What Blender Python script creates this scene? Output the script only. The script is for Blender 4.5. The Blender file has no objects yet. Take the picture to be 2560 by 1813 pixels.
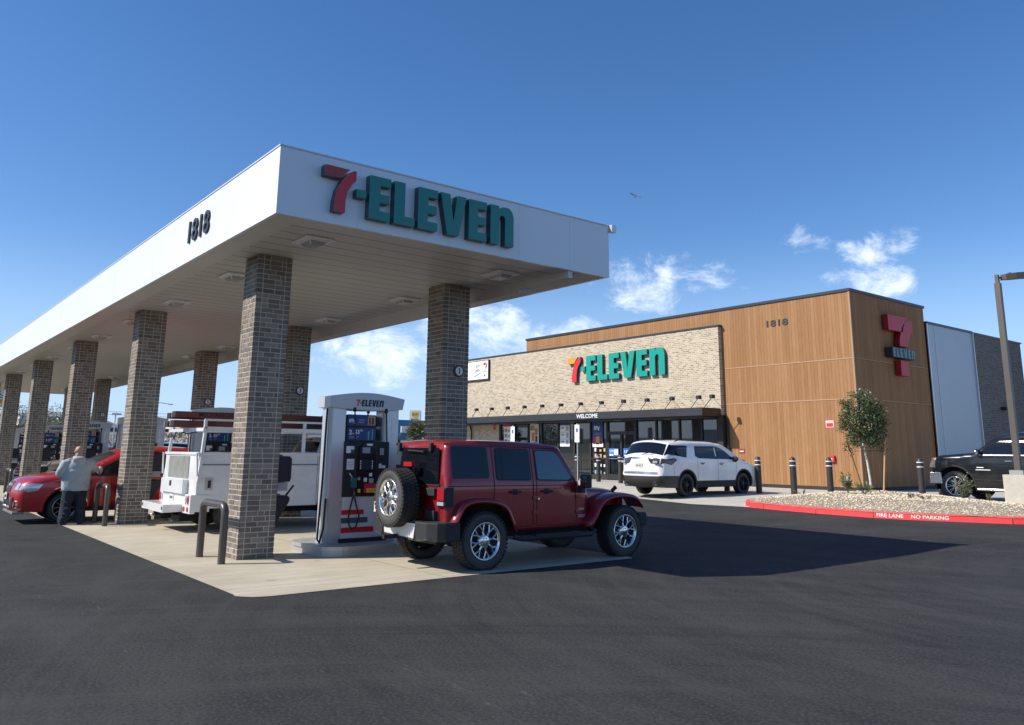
import bpy, bmesh, math, random
from mathutils import Vector, Matrix, geometry, noise
C = bpy.context.scene.collection
R = math.radians
random.seed(7)
# ---------------------------------------------------------------- camera, sky, sun, exposure
cam = bpy.data.cameras.new('camera'); co = bpy.data.objects.new('camera', cam); C.objects.link(co)
cam.sensor_width = 36; cam.lens = 28.426; cam.shift_y = -0.0742; cam.clip_end = 6000; cam.clip_start = .05
pitch, roll, yaw = .200956, .010409, -.903439
fw = Vector((math.sin(yaw), math.cos(yaw), 0)); rt = Vector((math.cos(yaw), -math.sin(yaw), 0)); up = Vector((0, 0, 1))
f2 = fw*math.cos(pitch)+up*math.sin(pitch); u2 = up*math.cos(pitch)-fw*math.sin(pitch)
r3 = rt*math.cos(roll)+u2*math.sin(roll); u3 = u2*math.cos(roll)-rt*math.sin(roll)
m = Matrix((r3, u3, -f2)).transposed().to_4x4(); m.translation = (0, 0, 1.72); co.matrix_world = m
bpy.context.scene.camera = co
sc = bpy.context.scene
sc.view_settings.view_transform = 'Standard'; sc.view_settings.look = 'None'
sc.view_settings.exposure = 0.22; sc.view_settings.gamma = 1
SUN = Vector((-.533, -1.074, 1)).normalized()
sun = bpy.data.lights.new('sun', 'SUN'); sun.energy = 5.0; sun.angle = R(.5); sun.color = (1, .945, .86)
so = bpy.data.objects.new('sun', sun); C.objects.link(so); so.rotation_euler = SUN.to_track_quat('Z', 'Y').to_euler()
W = bpy.data.worlds.new('World'); sc.world = W; W.use_nodes = True
def world():
    nt = W.node_tree; n = nt.nodes; l = nt.links; n.clear()
    out = n.new('ShaderNodeOutputWorld'); bg = n.new('ShaderNodeBackground'); bg.inputs[1].default_value = .113
    sky = n.new('ShaderNodeTexSky'); sky.sky_type = 'NISHITA'; sky.sun_disc = False
    sky.sun_elevation = math.asin(SUN.z); sky.sun_rotation = math.atan2(SUN.x, SUN.y)
    sky.air_density = 1.0; sky.dust_density = .25; sky.ozone_density = 2.0; sky.altitude = 500
    tc = n.new('ShaderNodeTexCoord')
    def math_(op, a, b=None, c=None):
        k = n.new('ShaderNodeMath'); k.operation = op
        for i, v in enumerate((a, b, c)):
            if v is None: continue
            if hasattr(v, 'links'): l.new(v, k.inputs[i])
            else: k.inputs[i].default_value = v
        return k.outputs[0]
    def dot(v):
        k = n.new('ShaderNodeVectorMath'); k.operation = 'DOT_PRODUCT'; l.new(tc.outputs['Generated'], k.inputs[0]); k.inputs[1].default_value = v; return k.outputs['Value']
    # real clouds far away: each sits in its own direction of the sky dome
    tot = None
    for (x, y, z), su, sv, g in (((-.648, .732, .200), .100, .046, 1.1), ((-.80, .573, .150), .095, .060, 1.1), ((-.868, .482, .115), .09, .045, 1.0), ((-.446, .870, .205), .066, .048, .95), ((-.50, .84, .24), .030, .03, .5), ((-.74, .65, .135), .06, .035, .7), ((.5, .8, .3), .2, .08, .8), ((.9, -.2, .25), .25, .07, .9), ((.1, -.95, .22), .3, .05, .8), ((-.97, -.1, .12), .08, .03, .5)):
        c = Vector((x, y, z)).normalized(); u = Vector((-c.y, c.x, 0)).normalized(); v = c.cross(u)
        a = math_('MULTIPLY', math_('SUBTRACT', dot(u), 0), 1/su); b = math_('MULTIPLY', dot(v), 1/sv)
        r2 = math_('ADD', math_('MULTIPLY', a, a), math_('MULTIPLY', b, b))
        k = math_('MULTIPLY', math_('SUBTRACT', 1.0, math_('MINIMUM', r2, 3.2)), g)
        fr = math_('GREATER_THAN', dot(c), 0); k = math_('SUBTRACT', math_('MULTIPLY', math_('ADD', k, 1.), fr), 1.)
        tot = k if tot is None else math_('MAXIMUM', tot, k)
    mp = n.new('ShaderNodeMapping'); mp.inputs['Scale'].default_value = (1, 1, 1.7); l.new(tc.outputs['Generated'], mp.inputs[0])
    nz = n.new('ShaderNodeTexNoise'); nz.inputs['Scale'].default_value = 15; nz.inputs['Detail'].default_value = 10; nz.inputs['Roughness'].default_value = .66; nz.inputs['Distortion'].default_value = .35
    l.new(mp.outputs[0], nz.inputs[0])
    d = math_('ADD', math_('MULTIPLY', tot, .21), nz.outputs['Fac'])
    mr = n.new('ShaderNodeMapRange'); mr.interpolation_type = 'SMOOTHSTEP'; mr.inputs[1].default_value = .555; mr.inputs[2].default_value = .84; l.new(d, mr.inputs[0])
    mx = n.new('ShaderNodeMix'); mx.data_type = 'RGBA'; mx.inputs['B'].default_value = (8.6, 9.3, 10.2, 1)
    f = math_('MULTIPLY', mr.outputs[0], .82)
    hs = n.new('ShaderNodeHueSaturation'); hs.inputs['Saturation'].default_value = 1.24; hs.inputs['Value'].default_value = 1.0; l.new(sky.outputs[0], hs.inputs['Color'])
    sx = n.new('ShaderNodeSeparateXYZ'); l.new(tc.outputs['Generated'], sx.inputs[0]); hz = n.new('ShaderNodeMapRange'); hz.interpolation_type = 'SMOOTHSTEP'; hz.inputs[1].default_value = .26; hz.inputs[2].default_value = 0; hz.inputs[4].default_value = .8; l.new(sx.outputs[2], hz.inputs[0])
    hx = n.new('ShaderNodeMix'); hx.data_type = 'RGBA'; hx.inputs['B'].default_value = (3.9, 5.5, 7.2, 1); l.new(hz.outputs[0], hx.inputs['Factor']); l.new(hs.outputs[0], hx.inputs['A'])
    l.new(f, mx.inputs['Factor']); bm = n.new('ShaderNodeMix'); bm.data_type = 'RGBA'; bm.blend_type = 'MULTIPLY'; bm.inputs['Factor'].default_value = 1; bm.inputs['B'].default_value = (1.0, 1.02, 1.15, 1); l.new(hx.outputs['Result'], bm.inputs['A']); l.new(bm.outputs['Result'], mx.inputs['A']); l.new(mx.outputs['Result'], bg.inputs[0]); l.new(bg.outputs[0], out.inputs[0])
world()
# ---------------------------------------------------------------- materials
MATS = {}
def mat(name, col, rough=.5, metal=0, spec=.5, coat=0, nz=None, bump=None, emit=None, alpha=None, ior=None):
    """nz=(scale,amount,(sx,sy,sz)) colour mottling, bump=(scale,strength)"""
    if name in MATS: return MATS[name]
    m = bpy.data.materials.new(name); m.use_nodes = True; nt = m.node_tree; n = nt.nodes; l = nt.links
    b = n['Principled BSDF']; b.inputs['Base Color'].default_value = (*col, 1); b.inputs['Roughness'].default_value = rough
    b.inputs['Metallic'].default_value = metal; b.inputs['Specular IOR Level'].default_value = spec; b.inputs['Coat Weight'].default_value = coat; b.inputs['Coat Roughness'].default_value = .03
    if ior: b.inputs['IOR'].default_value = ior
    if emit: b.inputs['Emission Color'].default_value = (*emit[0], 1); b.inputs['Emission Strength'].default_value = emit[1]
    if nz or bump:
        tc = n.new('ShaderNodeTexCoord')
    if nz:
        mp = n.new('ShaderNodeMapping'); l.new(tc.outputs['Object'], mp.inputs[0]); mp.inputs['Scale'].default_value = nz[2] if len(nz) > 2 else (1, 1, 1)
        t = n.new('ShaderNodeTexNoise'); t.inputs['Scale'].default_value = nz[0]; t.inputs['Detail'].default_value = 6; t.inputs['Roughness'].default_value = .65; l.new(mp.outputs[0], t.inputs[0])
        r = n.new('ShaderNodeMapRange'); r.inputs[1].default_value = .25; r.inputs[2].default_value = .75; r.inputs[3].default_value = 1-nz[1]; r.inputs[4].default_value = 1+nz[1]; l.new(t.outputs['Fac'], r.inputs[0])
        v = n.new('ShaderNodeVectorMath'); v.operation = 'SCALE'; v.inputs[0].default_value = col; l.new(r.outputs[0], v.inputs['Scale']); l.new(v.outputs[0], b.inputs['Base Color'])
    if bump:
        t = n.new('ShaderNodeTexNoise'); t.inputs['Scale'].default_value = bump[0]; t.inputs['Detail'].default_value = 4; l.new(tc.outputs['Object'], t.inputs[0])
        bp = n.new('ShaderNodeBump'); bp.inputs['Strength'].default_value = bump[1]; bp.inputs['Distance'].default_value = .02; l.new(t.outputs['Fac'], bp.inputs['Height']); l.new(bp.outputs[0], b.inputs['Normal'])
    MATS[name] = m; return m
class N:      # small node-graph helper
    def __init__(s, name):
        s.m = bpy.data.materials.new(name); s.m.use_nodes = True; s.n = s.m.node_tree.nodes; s.l = s.m.node_tree.links; s.b = s.n['Principled BSDF']; MATS[name] = s.m
        s.tc = s.n.new('ShaderNodeTexCoord')
    def set(s, sock, v):
        if hasattr(v, 'links'): s.l.new(v, sock)
        else: sock.default_value = v
    def ma(s, op, *a):
        k = s.n.new('ShaderNodeMath'); k.operation = op
        for i, v in enumerate(a): s.set(k.inputs[i], v)
        return k.outputs[0]
    def noise(s, scale, sc=(1, 1, 1), detail=5, rough=.6, vec=None, dist=0):
        mp = s.n.new('ShaderNodeMapping'); s.l.new(vec or s.tc.outputs['Object'], mp.inputs[0]); mp.inputs['Scale'].default_value = sc
        t = s.n.new('ShaderNodeTexNoise'); t.inputs['Scale'].default_value = scale; t.inputs['Detail'].default_value = detail; t.inputs['Roughness'].default_value = rough; t.inputs['Distortion'].default_value = dist; s.l.new(mp.outputs[0], t.inputs[0]); return t.outputs['Fac']
    def mr(s, v, a, b, c=0, d=1, smooth=False):
        k = s.n.new('ShaderNodeMapRange'); k.interpolation_type = 'SMOOTHSTEP' if smooth else 'LINEAR'
        s.set(k.inputs[0], v)
        for i, x in enumerate((a, b, c, d)): k.inputs[i+1].default_value = x
        return k.outputs[0]
    def mix(s, f, a, b, mode='MIX'):
        k = s.n.new('ShaderNodeMix'); k.data_type = 'RGBA'; k.blend_type = mode; s.set(k.inputs['Factor'], f)
        for q, v in (('A', a), ('B', b)):
            if isinstance(v, tuple): v = (*v, 1) if len(v) == 3 else v
            s.set(k.inputs[q], v)
        return k.outputs['Result']
    def xyz(s, src=None):
        k = s.n.new('ShaderNodeSeparateXYZ'); s.l.new(src or s.tc.outputs['Object'], k.inputs[0]); return k.outputs
    def bump(s, h, st=.3, d=.01):
        k = s.n.new('ShaderNodeBump'); k.inputs['Strength'].default_value = st; k.inputs['Distance'].default_value = d; s.l.new(h, k.inputs['Height']); s.l.new(k.outputs[0], s.b.inputs['Normal'])
    def out(s, col, rough=.6):
        s.set(s.b.inputs['Base Color'], col if not isinstance(col, tuple) else (*col, 1)); s.set(s.b.inputs['Roughness'], rough); return s.m
def m_asphalt():
    g = N('asphalt'); f = g.noise(120, detail=3, rough=.75); f2 = g.noise(34, detail=4, rough=.7); f3 = g.noise(.9, (1, 1.8, 1), 6, .7, dist=.8); c = g.noise(.35, (1, 2.4, 1), 6, .6, dist=.4); p = g.noise(3.2, (1, 1, 1), 5, .7)
    col = g.mix(g.mr(c, .36, .64), (.021, .0215, .021), (.047, .047, .044)); col = g.mix(g.mr(p, .35, .75, 0, .35), col, (.048, .048, .046))
    col = g.mix(g.mr(f2, .50, .66, 0, .8), col, (.072, .071, .067)); col = g.mix(g.mr(f2, .34, .48, .8, 0), col, (.013, .013, .0135)); col = g.mix(g.mr(f3, .56, .72, 0, .45), col, (.016, .0165, .017)); col = g.mix(g.mr(f3, .28, .44, .35, 0), col, (.062, .060, .056)); col = g.mix(g.mr(f, .60, .8, 0, .75), col, (.15, .147, .14)); col = g.mix(g.mr(f, .22, .42, .7, 0), col, (.009, .009, .010))
    s = g.noise(2.2, (1, 6, 1), 4, .7, dist=1.5); s2 = g.noise(.22, (1, 1, 1), 2)
    col = g.mix(g.ma('MULTIPLY', g.mr(s, .64, .70), g.mr(s2, .52, .62, 0, .5)), col, (.17, .165, .15))
    x = g.xyz()
    for cx, cy, ks in ((-2.5, 15.5, 3.2), (6., -4., 2.2)):
        dx = g.ma('SUBTRACT', x[0], cx); dy = g.ma('SUBTRACT', x[1], cy); rr_ = g.ma('SQRT', g.ma('ADD', g.ma('MULTIPLY', dx, dx), g.ma('MULTIPLY', dy, dy))); an = g.ma('ARCTAN2', dy, dx)
        cb = g.n.new('ShaderNodeCombineXYZ'); g.l.new(g.ma('MULTIPLY', rr_, ks), cb.inputs[0]); g.l.new(g.ma('MULTIPLY', an, 1.3), cb.inputs[1]); nn = g.noise(1., detail=6, rough=.75, vec=cb.outputs[0])
        col = g.mix(g.mr(nn, .52, .70, 0, .55), col, (.060, .059, .055)); col = g.mix(g.mr(nn, .30, .46, .6, 0), col, (.017, .0175, .018))
    for cx, cy, r0 in ((-4.6, 13.5, 3.3), (-4.6, 13.5, 3.45), (-2.5, 15.5, 6.2), (-2.5, 15.5, 6.4)):
        d = g.ma('SQRT', g.ma('ADD', g.ma('POWER', g.ma('SUBTRACT', x[0], cx), 2.), g.ma('POWER', g.ma('SUBTRACT', x[1], cy), 2.)))
        k = g.mr(g.ma('ABSOLUTE', g.ma('SUBTRACT', d, r0)), .03, .09, .35, 0, True); col = g.mix(g.ma('MULTIPLY', k, g.mr(p, .45, .6)), col, (.022, .022, .024))
    g.b.inputs['Specular IOR Level'].default_value = .22; g.bump(f, .5, .006); return g.out(col, g.mr(f, .3, .7, .78, .92))
def m_concrete(name, a, b, c, streak=(1.2, .06, 1), jx=4.6, jy=3.3):
    g = N(name); s = g.noise(5, streak, 6, .7, dist=.6); q = g.noise(.9, detail=6); f = g.noise(90, detail=3)
    col = g.mix(g.mr(s, .35, .65), a, b); col = g.mix(g.mr(q, .35, .7, 0, .6), col, c); col = g.mix(g.mr(f, .3, .7, .0, .12), col, (.1, .09, .08))
    st = g.noise(1.6, detail=2); col = g.mix(g.mr(st, .70, .78, 0, .35), col, (.12, .105, .085))
    x = g.xyz()
    for ax, w in ((0, jx), (1, jy)):
        fr = g.ma('FRACT', g.ma('DIVIDE', x[ax], w)); d = g.ma('MULTIPLY', g.ma('MINIMUM', fr, g.ma('SUBTRACT', 1., fr)), w); col = g.mix(g.mr(d, .006, .014, .65, 0), col, (.10, .09, .08))
    g.bump(f, .25, .004); return g.out(col, .82)
def m_brickwall(name, mortar, b1, b2, b3, axis):
    g = N(name); x = g.xyz(); cb = g.n.new('ShaderNodeCombineXYZ'); g.l.new(x[axis], cb.inputs[0]); g.l.new(x[2], cb.inputs[1])
    t = g.n.new('ShaderNodeTexBrick'); g.l.new(cb.outputs[0], t.inputs['Vector']); t.inputs['Scale'].default_value = 1; t.inputs['Brick Width'].default_value = .213; t.inputs['Row Height'].default_value = .0847
    t.inputs['Mortar Size'].default_value = .011; t.inputs['Mortar Smooth'].default_value = .25; t.inputs['Color1'].default_value = (0, 0, 0, 1); t.inputs['Color2'].default_value = (1, 1, 1, 1); t.inputs['Mortar'].default_value = (0, 0, 0, 1); t.inputs['Bias'].default_value = 0
    wn = g.noise(40, detail=3)
    col = g.mix(g.mr(t.outputs['Color'], .0, .55), b1, b2); col = g.mix(g.mr(t.outputs['Color'], .6, .95), col, b3); col = g.mix(g.mr(wn, .4, .75, 0, .45), col, mortar)
    col = g.mix(t.outputs['Fac'], col, mortar); g.b.inputs['Specular IOR Level'].default_value = .15; g.bump(g.ma('SUBTRACT', 1., t.outputs['Fac']), .5, .01); return g.out(col, .85)
def m_wood(name, axis, hj):
    g = N(name); x = g.xyz(); w = .152; pl = g.ma('FLOOR', g.ma('DIVIDE', x[axis], w)); fr = g.ma('FRACT', g.ma('DIVIDE', x[axis], w))
    row = g.ma('ADD', g.ma('GREATER_THAN', x[2], hj[0]), g.ma('GREATER_THAN', x[2], hj[1]))
    wn = g.n.new('ShaderNodeTexWhiteNoise'); wn.noise_dimensions = '2D'; cb = g.n.new('ShaderNodeCombineXYZ'); g.l.new(pl, cb.inputs[0]); g.l.new(row, cb.inputs[1]); g.l.new(cb.outputs[0], wn.inputs['Vector'])
    gr = g.noise(6, (9, 9, .5), 7, .65, dist=.5); bl = g.noise(1.3, (1.5, 1.5, .35), 3)
    col = g.mix(wn.outputs['Value'], (.315, .165, .074), (.395, .218, .105)); col = g.mix(g.mr(gr, .35, .68, 0, .5), col, (.21, .10, .042)); col = g.mix(g.mr(bl, .45, .7, 0, .35), col, (.42, .24, .12))
    d = g.ma('MINIMUM', fr, g.ma('SUBTRACT', 1., fr)); gap = g.mr(d, .018, .045, 1, 0); col = g.mix(g.ma('MULTIPLY', gap, .75), col, (.06, .03, .015))
    for h in hj:
        k = g.mr(g.ma('ABSOLUTE', g.ma('SUBTRACT', x[2], h)), .012, .022, 1, 0); col = g.mix(k, col, (.46, .29, .18)); k = g.mr(g.ma('ABSOLUTE', g.ma('SUBTRACT', x[2], h-.03)), .006, .014, 1, 0); col = g.mix(g.ma('MULTIPLY', k, .7), col, (.10, .05, .025))
    g.b.inputs['Specular IOR Level'].default_value = .12; g.bump(g.ma('SUBTRACT', 1., gap), .35, .008); return g.out(col, .68)
def m_ribbed(name, col, axis, w, rough=.45, metal=0, depth=.35, dark=.55):
    g = N(name); x = g.xyz(); fr = g.ma('FRACT', g.ma('DIVIDE', x[axis], w)); d = g.ma('MINIMUM', fr, g.ma('SUBTRACT', 1., fr)); k = g.mr(d, .02, .07, 1, 0)
    nz = g.noise(.8, detail=5); c = g.mix(g.mr(nz, .35, .7, 0, .18), col, tuple(v*.8 for v in col)); c = g.mix(g.ma('MULTIPLY', k, dark), c, tuple(v*.45 for v in col)); g.b.inputs['Metallic'].default_value = metal
    g.bump(g.ma('SUBTRACT', 1., k), depth, .01); return g.out(c, rough)
def m_attrbrick():
    g = N('column brick'); a = g.n.new('ShaderNodeAttribute'); a.attribute_name = 'bc'; nz = g.noise(38, detail=4); col = g.mix(g.mr(nz, .35, .7, 0, .35), a.outputs['Color'], (.29, .26, .22)); g.b.inputs['Specular IOR Level'].default_value = .15; g.bump(nz, .5, .006); return g.out(col, .85)
def m_attr(name, rough=.6, spec=.3, trans=0):
    g = N(name); a = g.n.new('ShaderNodeAttribute'); a.attribute_name = 'bc'; g.b.inputs['Specular IOR Level'].default_value = spec
    return g.out(a.outputs['Color'], rough)
def m_paint(name, col, dirt=.06, rough=.22, metal=0, coat=.8, flake=0):
    g = N(name); nz = g.noise(1.1, (1, 1, 2.2), 6, .7); c = g.mix(g.mr(nz, .45, .8, 0, dirt*3), col, (.20, .17, .14)); g.b.inputs['Metallic'].default_value = metal; g.b.inputs['Coat Weight'].default_value = coat; g.b.inputs['Coat Roughness'].default_value = .04
    g.bump(g.noise(2.3, detail=2), .05, .02); return g.out(c, rough)
asphalt = m_asphalt(); concrete = m_concrete('pad concrete', (.44, .39, .285), (.60, .54, .415), (.36, .305, .215))
conc2 = m_concrete('store concrete', (.46, .43, .37), (.60, .57, .50), (.42, .38, .31), (.3, 1.5, 1), 3.0, 3.0)
conc3 = mat('cast concrete', (.50, .46, .38), .85, nz=(6, .12), bump=(60, .3))
brickA = m_brickwall('storefront brick', (.66, .57, .43), (.30, .235, .165), (.50, .42, .315), (.21, .175, .135), 0)
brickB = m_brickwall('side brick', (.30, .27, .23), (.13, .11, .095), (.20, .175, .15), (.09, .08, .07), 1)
HJ = (3.48, 5.04)
woodX = m_wood('wood cladding front', 0, HJ); woodY = m_wood('wood cladding side', 1, HJ)
metalpan = m_ribbed('grey metal panel', (.42, .46, .50), 1, .30, .4, .2, .3, .25)
deckm = m_ribbed('canopy deck', (.60, .585, .545), 0, .41, .42, 0, .8, .95)
white = mat('white painted metal', (.80, .81, .81), .38, nz=(.7, .03)); whitefas = mat('white canopy fascia', (.80, .82, .83), .33, coat=.2, nz=(.5, .025))
soff = mat('canopy soffit trim', (.62, .61, .58), .5, nz=(1.5, .05))
cbrick = m_attrbrick(); mortar = mat('mortar', (.60, .555, .475), .9, nz=(25, .12), bump=(120, .4))
black = mat('black metal', (.018, .018, .019), .42, nz=(3, .15)); awnm = mat('awning black', (.028, .030, .033), .45, nz=(1.5, .12)); matte = mat('matte black plastic', (.02, .02, .021), .65, nz=(6, .15))
coping = mat('dark coping', (.025, .035, .042), .4, nz=(2, .1))
silver = mat('silver post', (.60, .62, .63), .36, .55, nz=(1.2, .05)); alu = mat('aluminium', (.55, .56, .57), .35, .8); chrome = mat('chrome', (.80, .79, .77), .24, 1.0, bump=(14, .06)); dchrome = mat('dull chrome', (.5, .5, .5), .25, 1.0)
bronze = mat('bronze pipe', (.095, .085, .073), .34, .25, nz=(4, .12)); polebr = mat('lamp post brown', (.10, .085, .068), .45, .1, nz=(2, .1))
rubber = mat('tyre rubber', (.022, .022, .0215), .78, nz=(7, .25), bump=(60, .25)); rubber2 = mat('tyre sidewall', (.05, .049, .046), .7, nz=(5, .25), bump=(30, .2))
under = mat('underbody', (.012, .012, .012), .9)
glassd = mat('dark tinted glass', (.004, .006, .010), .03, 0, .5, 0, ior=1.5); glass2 = mat('windscreen glass', (.022, .026, .027), .04, 0, .5, .3, ior=1.5)
storeglass = mat('store glass', (.008, .012, .014), .02, 0, .8, 0, ior=1.75, bump=(.9, .018))
screeng = mat('dark screen', (.025, .05, .06), .15)
redp = m_paint('jeep red paint', (.27, .008, .013), .05, .30, .2); redj = m_paint('bright red paint', (.42, .009, .014), .04, .28, .2); whitep = m_paint('white car paint', (.82, .82, .80), .03, .25); blackp = m_paint('black car paint', (.008, .009, .011), .05, .2); tanp = m_paint('tan car paint', (.40, .37, .31), .05, .3, .4); utilw = m_paint('white truck paint', (.78, .79, .78), .09, .35)
lampred = mat('red lens', (.42, .012, .02), .12, coat=1); lampclear = mat('clear lens', (.55, .57, .58), .08, .3, coat=1); lampamb = mat('amber lens', (.85, .55, .32), .2, coat=1)
sred = mat('sign red', (.62, .018, .022), .35, coat=.3); sorange = mat('sign orange', (.83, .30, .035), .35, coat=.3); sgreen = mat('sign green', (.004, .215, .165), .35, coat=.3); sgdark = mat('sign dark green', (.0, .055, .06), .35, coat=.3); sshade_cup = mat('sign orange shade and cup red', (.38, .035, .022), .35, coat=.3)  # last one: canopy bar's orange with shade put into the colour; also a poster cup
swhite = mat('sign white', (.80, .81, .80), .5); sdark = mat('sign black', (.02, .025, .03), .5); lred = mat('label red', (.60, .02, .03), .5); lyel = mat('label yellow', (.70, .55, .06), .5); lblue = mat('label blue', (.012, .045, .19), .4); lblue2 = mat('poster blue', (.03, .13, .50), .4); ltan = mat('poster tan', (.55, .36, .18), .5); lgrey = mat('label grey', (.35, .36, .36), .5); lteal = mat('teal grip', (.02, .13, .14), .45); lcyan = mat('pale teal', (.16, .42, .45), .4)
kerbred = mat('red kerb paint', (.78, .045, .05), .6, nz=(5, .10), bump=(50, .25)); letterw = mat('stencil white', (.80, .78, .72), .7)
gravelm = m_attr('gravel stones', .85); leafm = m_attr('leaves', .38, .5); bark = mat('pale bark', (.56, .52, .45), .85, nz=(12, .4), bump=(40, .5)); barkd = mat('brown bark', (.11, .08, .055), .9, nz=(10, .3)); stakem = mat('wooden stake', (.42, .24, .11), .75, nz=(8, .2, (1, 1, .2)))
plank = mat('red brown timber', (.15, .042, .028), .7, nz=(4, .3, (3, .3, 3))); plankend = mat('timber end', (.022, .016, .013), .8)
dirt = mat('desert soil', (.16, .13, .095), .95, nz=(.4, .2), bump=(2, .3))
# ---------------------------------------------------------------- mesh helpers
class MB:
    def __init__(s): s.v = []; s.f = []; s.sm = []; s.c = []; s.mi = []; s.mats = []; s.smooth = False; s.col = None; s.m = 0
    def use(s, mt):
        if mt not in s.mats: s.mats.append(mt)
        s.m = s.mats.index(mt); return s
    def add(s, vs, fs, M=None, smooth=None):
        o = len(s.v); s.v += [tuple(M @ Vector(p)) if M else tuple(p) for p in vs]
        for f in fs: s.f.append(tuple(i+o for i in f)); s.sm.append(s.smooth if smooth is None else smooth); s.c.append(s.col); s.mi.append(s.m)
        return s
    def box(s, a, b, M=None):
        x0, y0, z0 = a; x1, y1, z1 = b
        return s.add([(x0, y0, z0), (x1, y0, z0), (x1, y1, z0), (x0, y1, z0), (x0, y0, z1), (x1, y0, z1), (x1, y1, z1), (x0, y1, z1)], [(0, 3, 2, 1), (4, 5, 6, 7), (0, 1, 5, 4), (1, 2, 6, 5), (2, 3, 7, 6), (3, 0, 4, 7)], M, False)
    def cb(s, c, d, M=None): return s.box([c[i]-d[i]/2 for i in range(3)], [c[i]+d[i]/2 for i in range(3)], M)
    def quad(s, a, b, c, d): return s.add([a, b, c, d], [(0, 1, 2, 3)], None, False)
    def bar(s, p, q, w, h=None, upv=(0, 0, 1)):
        p = Vector(p); q = Vector(q); d = (q-p); L = d.length; d.normalize(); h = h or w; u = Vector(upv)
        if abs(d.dot(u)) > .98: u = Vector((1, 0, 0))
        x = d.cross(u).normalized(); y = x.cross(d)
        M = Matrix((x, d, y)).transposed().to_4x4(); M.translation = p
        return s.box((-w/2, 0, -h/2), (w/2, L, h/2), M)
    def tube(s, pts, r, n=10, caps=True):
        pts = [Vector(p) for p in pts]; rs = r if isinstance(r, (list, tuple)) else [r]*len(pts); rings = []; prev = None
        for i, p in enumerate(pts):
            d = (pts[min(i+1, len(pts)-1)]-pts[max(i-1, 0)]).normalized()
            if prev is None:
                u = Vector((0, 0, 1)) if abs(d.z) < .9 else Vector((1, 0, 0)); u = d.cross(u).normalized()
            else: u = (prev-d*prev.dot(d)).normalized()
            prev = u; w = d.cross(u); rings.append([p+(u*math.cos(2*math.pi*k/n)+w*math.sin(2*math.pi*k/n))*rs[i] for k in range(n)])
        vs = [v for g in rings for v in g]; fs = [(i*n+k, i*n+(k+1) % n, (i+1)*n+(k+1) % n, (i+1)*n+k) for i in range(len(pts)-1) for k in range(n)]
        s.add(vs, fs, None, True)
        if caps: s.add(rings[0], [tuple(range(n))[::-1]], None, False); s.add(rings[-1], [tuple(range(n))], None, False)
        return s
    def cyl(s, p, q, r, n=16, r2=None): return s.tube([p, q], [r, r if r2 is None else r2], n)
    def lathe(s, prof, n=32, M=None, axis='z', smooth=True):   # prof: (along axis, radius)
        vs = []
        for a, r in prof:
            for k in range(n):
                t = 2*math.pi*k/n; c, d = math.cos(t)*r, math.sin(t)*r
                vs.append((c, d, a) if axis == 'z' else (a, c, d))
        fs = [(i*n+k, i*n+(k+1) % n, (i+1)*n+(k+1) % n, (i+1)*n+k) for i in range(len(prof)-1) for k in range(n)]
        return s.add(vs, fs, M, smooth)
    def prism(s, poly, O, U, V, D):
        """2-D outline poly in plane (U,V) at O, extruded by vector D"""
        O, U, V, D = map(Vector, (O, U, V, D)); n = len(poly); a = [O+U*x+V*y for x, y in poly]; b = [p+D for p in a]
        tr = geometry.tessellate_polygon([[Vector((x, y, 0)) for x, y in poly]])
        vs = a+b; fs = [tuple(t) for t in tr]+[tuple(i+n for i in t) for t in tr]+[(i, (i+1) % n, (i+1) % n+n, i+n) for i in range(n)]
        return s.add(vs, fs, None, False)
    def ball(s, c, r, n=12, k=8, top=False):
        rx, ry, rz = r if isinstance(r, (tuple, list)) else (r, r, r)
        pr = []
        vs = []
        for i in range(k+1):
            t = math.pi/2*(i/k) if top else math.pi*(i/k)-math.pi/2
            for j in range(n):
                p = 2*math.pi*j/n; vs.append((c[0]+rx*math.cos(t)*math.cos(p), c[1]+ry*math.cos(t)*math.sin(p), c[2]+rz*math.sin(t)))
        return s.add(vs, [(i*n+j, i*n+(j+1) % n, (i+1)*n+(j+1) % n, (i+1)*n+j) for i in range(k) for j in range(n)], None, True)
    def build(s, name, mt=None, parent=None, bevel=0, norm=True, loc=None):
        me = bpy.data.meshes.new(name); me.from_pydata(s.v, [], s.f)
        for x in (s.mats or [mt]): me.materials.append(x)
        me.polygons.foreach_set('use_smooth', s.sm); me.polygons.foreach_set('material_index', s.mi)
        if any(c is not None for c in s.c):
            at = me.color_attributes.new('bc', 'FLOAT_COLOR', 'CORNER'); arr = []
            for f, c in zip(s.f, s.c): arr += list((*(c or (.3, .3, .3)), 1))*len(f)
            at.data.foreach_set('color', arr)
        me.update()
        if norm or bevel:
            bm = bmesh.new(); bm.from_mesh(me)
            if bevel:
                bmesh.ops.remove_doubles(bm, verts=bm.verts, dist=1e-5)
                ed = [e for e in bm.edges if len(e.link_faces) == 2 and e.calc_face_angle(0) > .5]
                bmesh.ops.bevel(bm, geom=ed, offset=bevel, segments=2, affect='EDGES', profile=.6, clamp_overlap=True)
            if norm: bmesh.ops.recalc_face_normals(bm, faces=bm.faces)
            bm.to_mesh(me); bm.free()
        o = bpy.data.objects.new(name, me); C.objects.link(o)
        if parent is not None: o.parent = parent
        if loc: o.location = loc
        return o
def tag(o, label=None, cat=None, group=None, kind=None):
    for k, v in (('label', label), ('category', cat), ('group', group), ('kind', kind)):
        if v: o[k] = v
    return o
def empty(name, loc, rz=0, label=None, cat=None, group=None):
    o = bpy.data.objects.new(name, None); C.objects.link(o); o.location = loc; o.rotation_euler.z = rz; o.empty_display_size = .3; return tag(o, label, cat, group)
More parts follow.
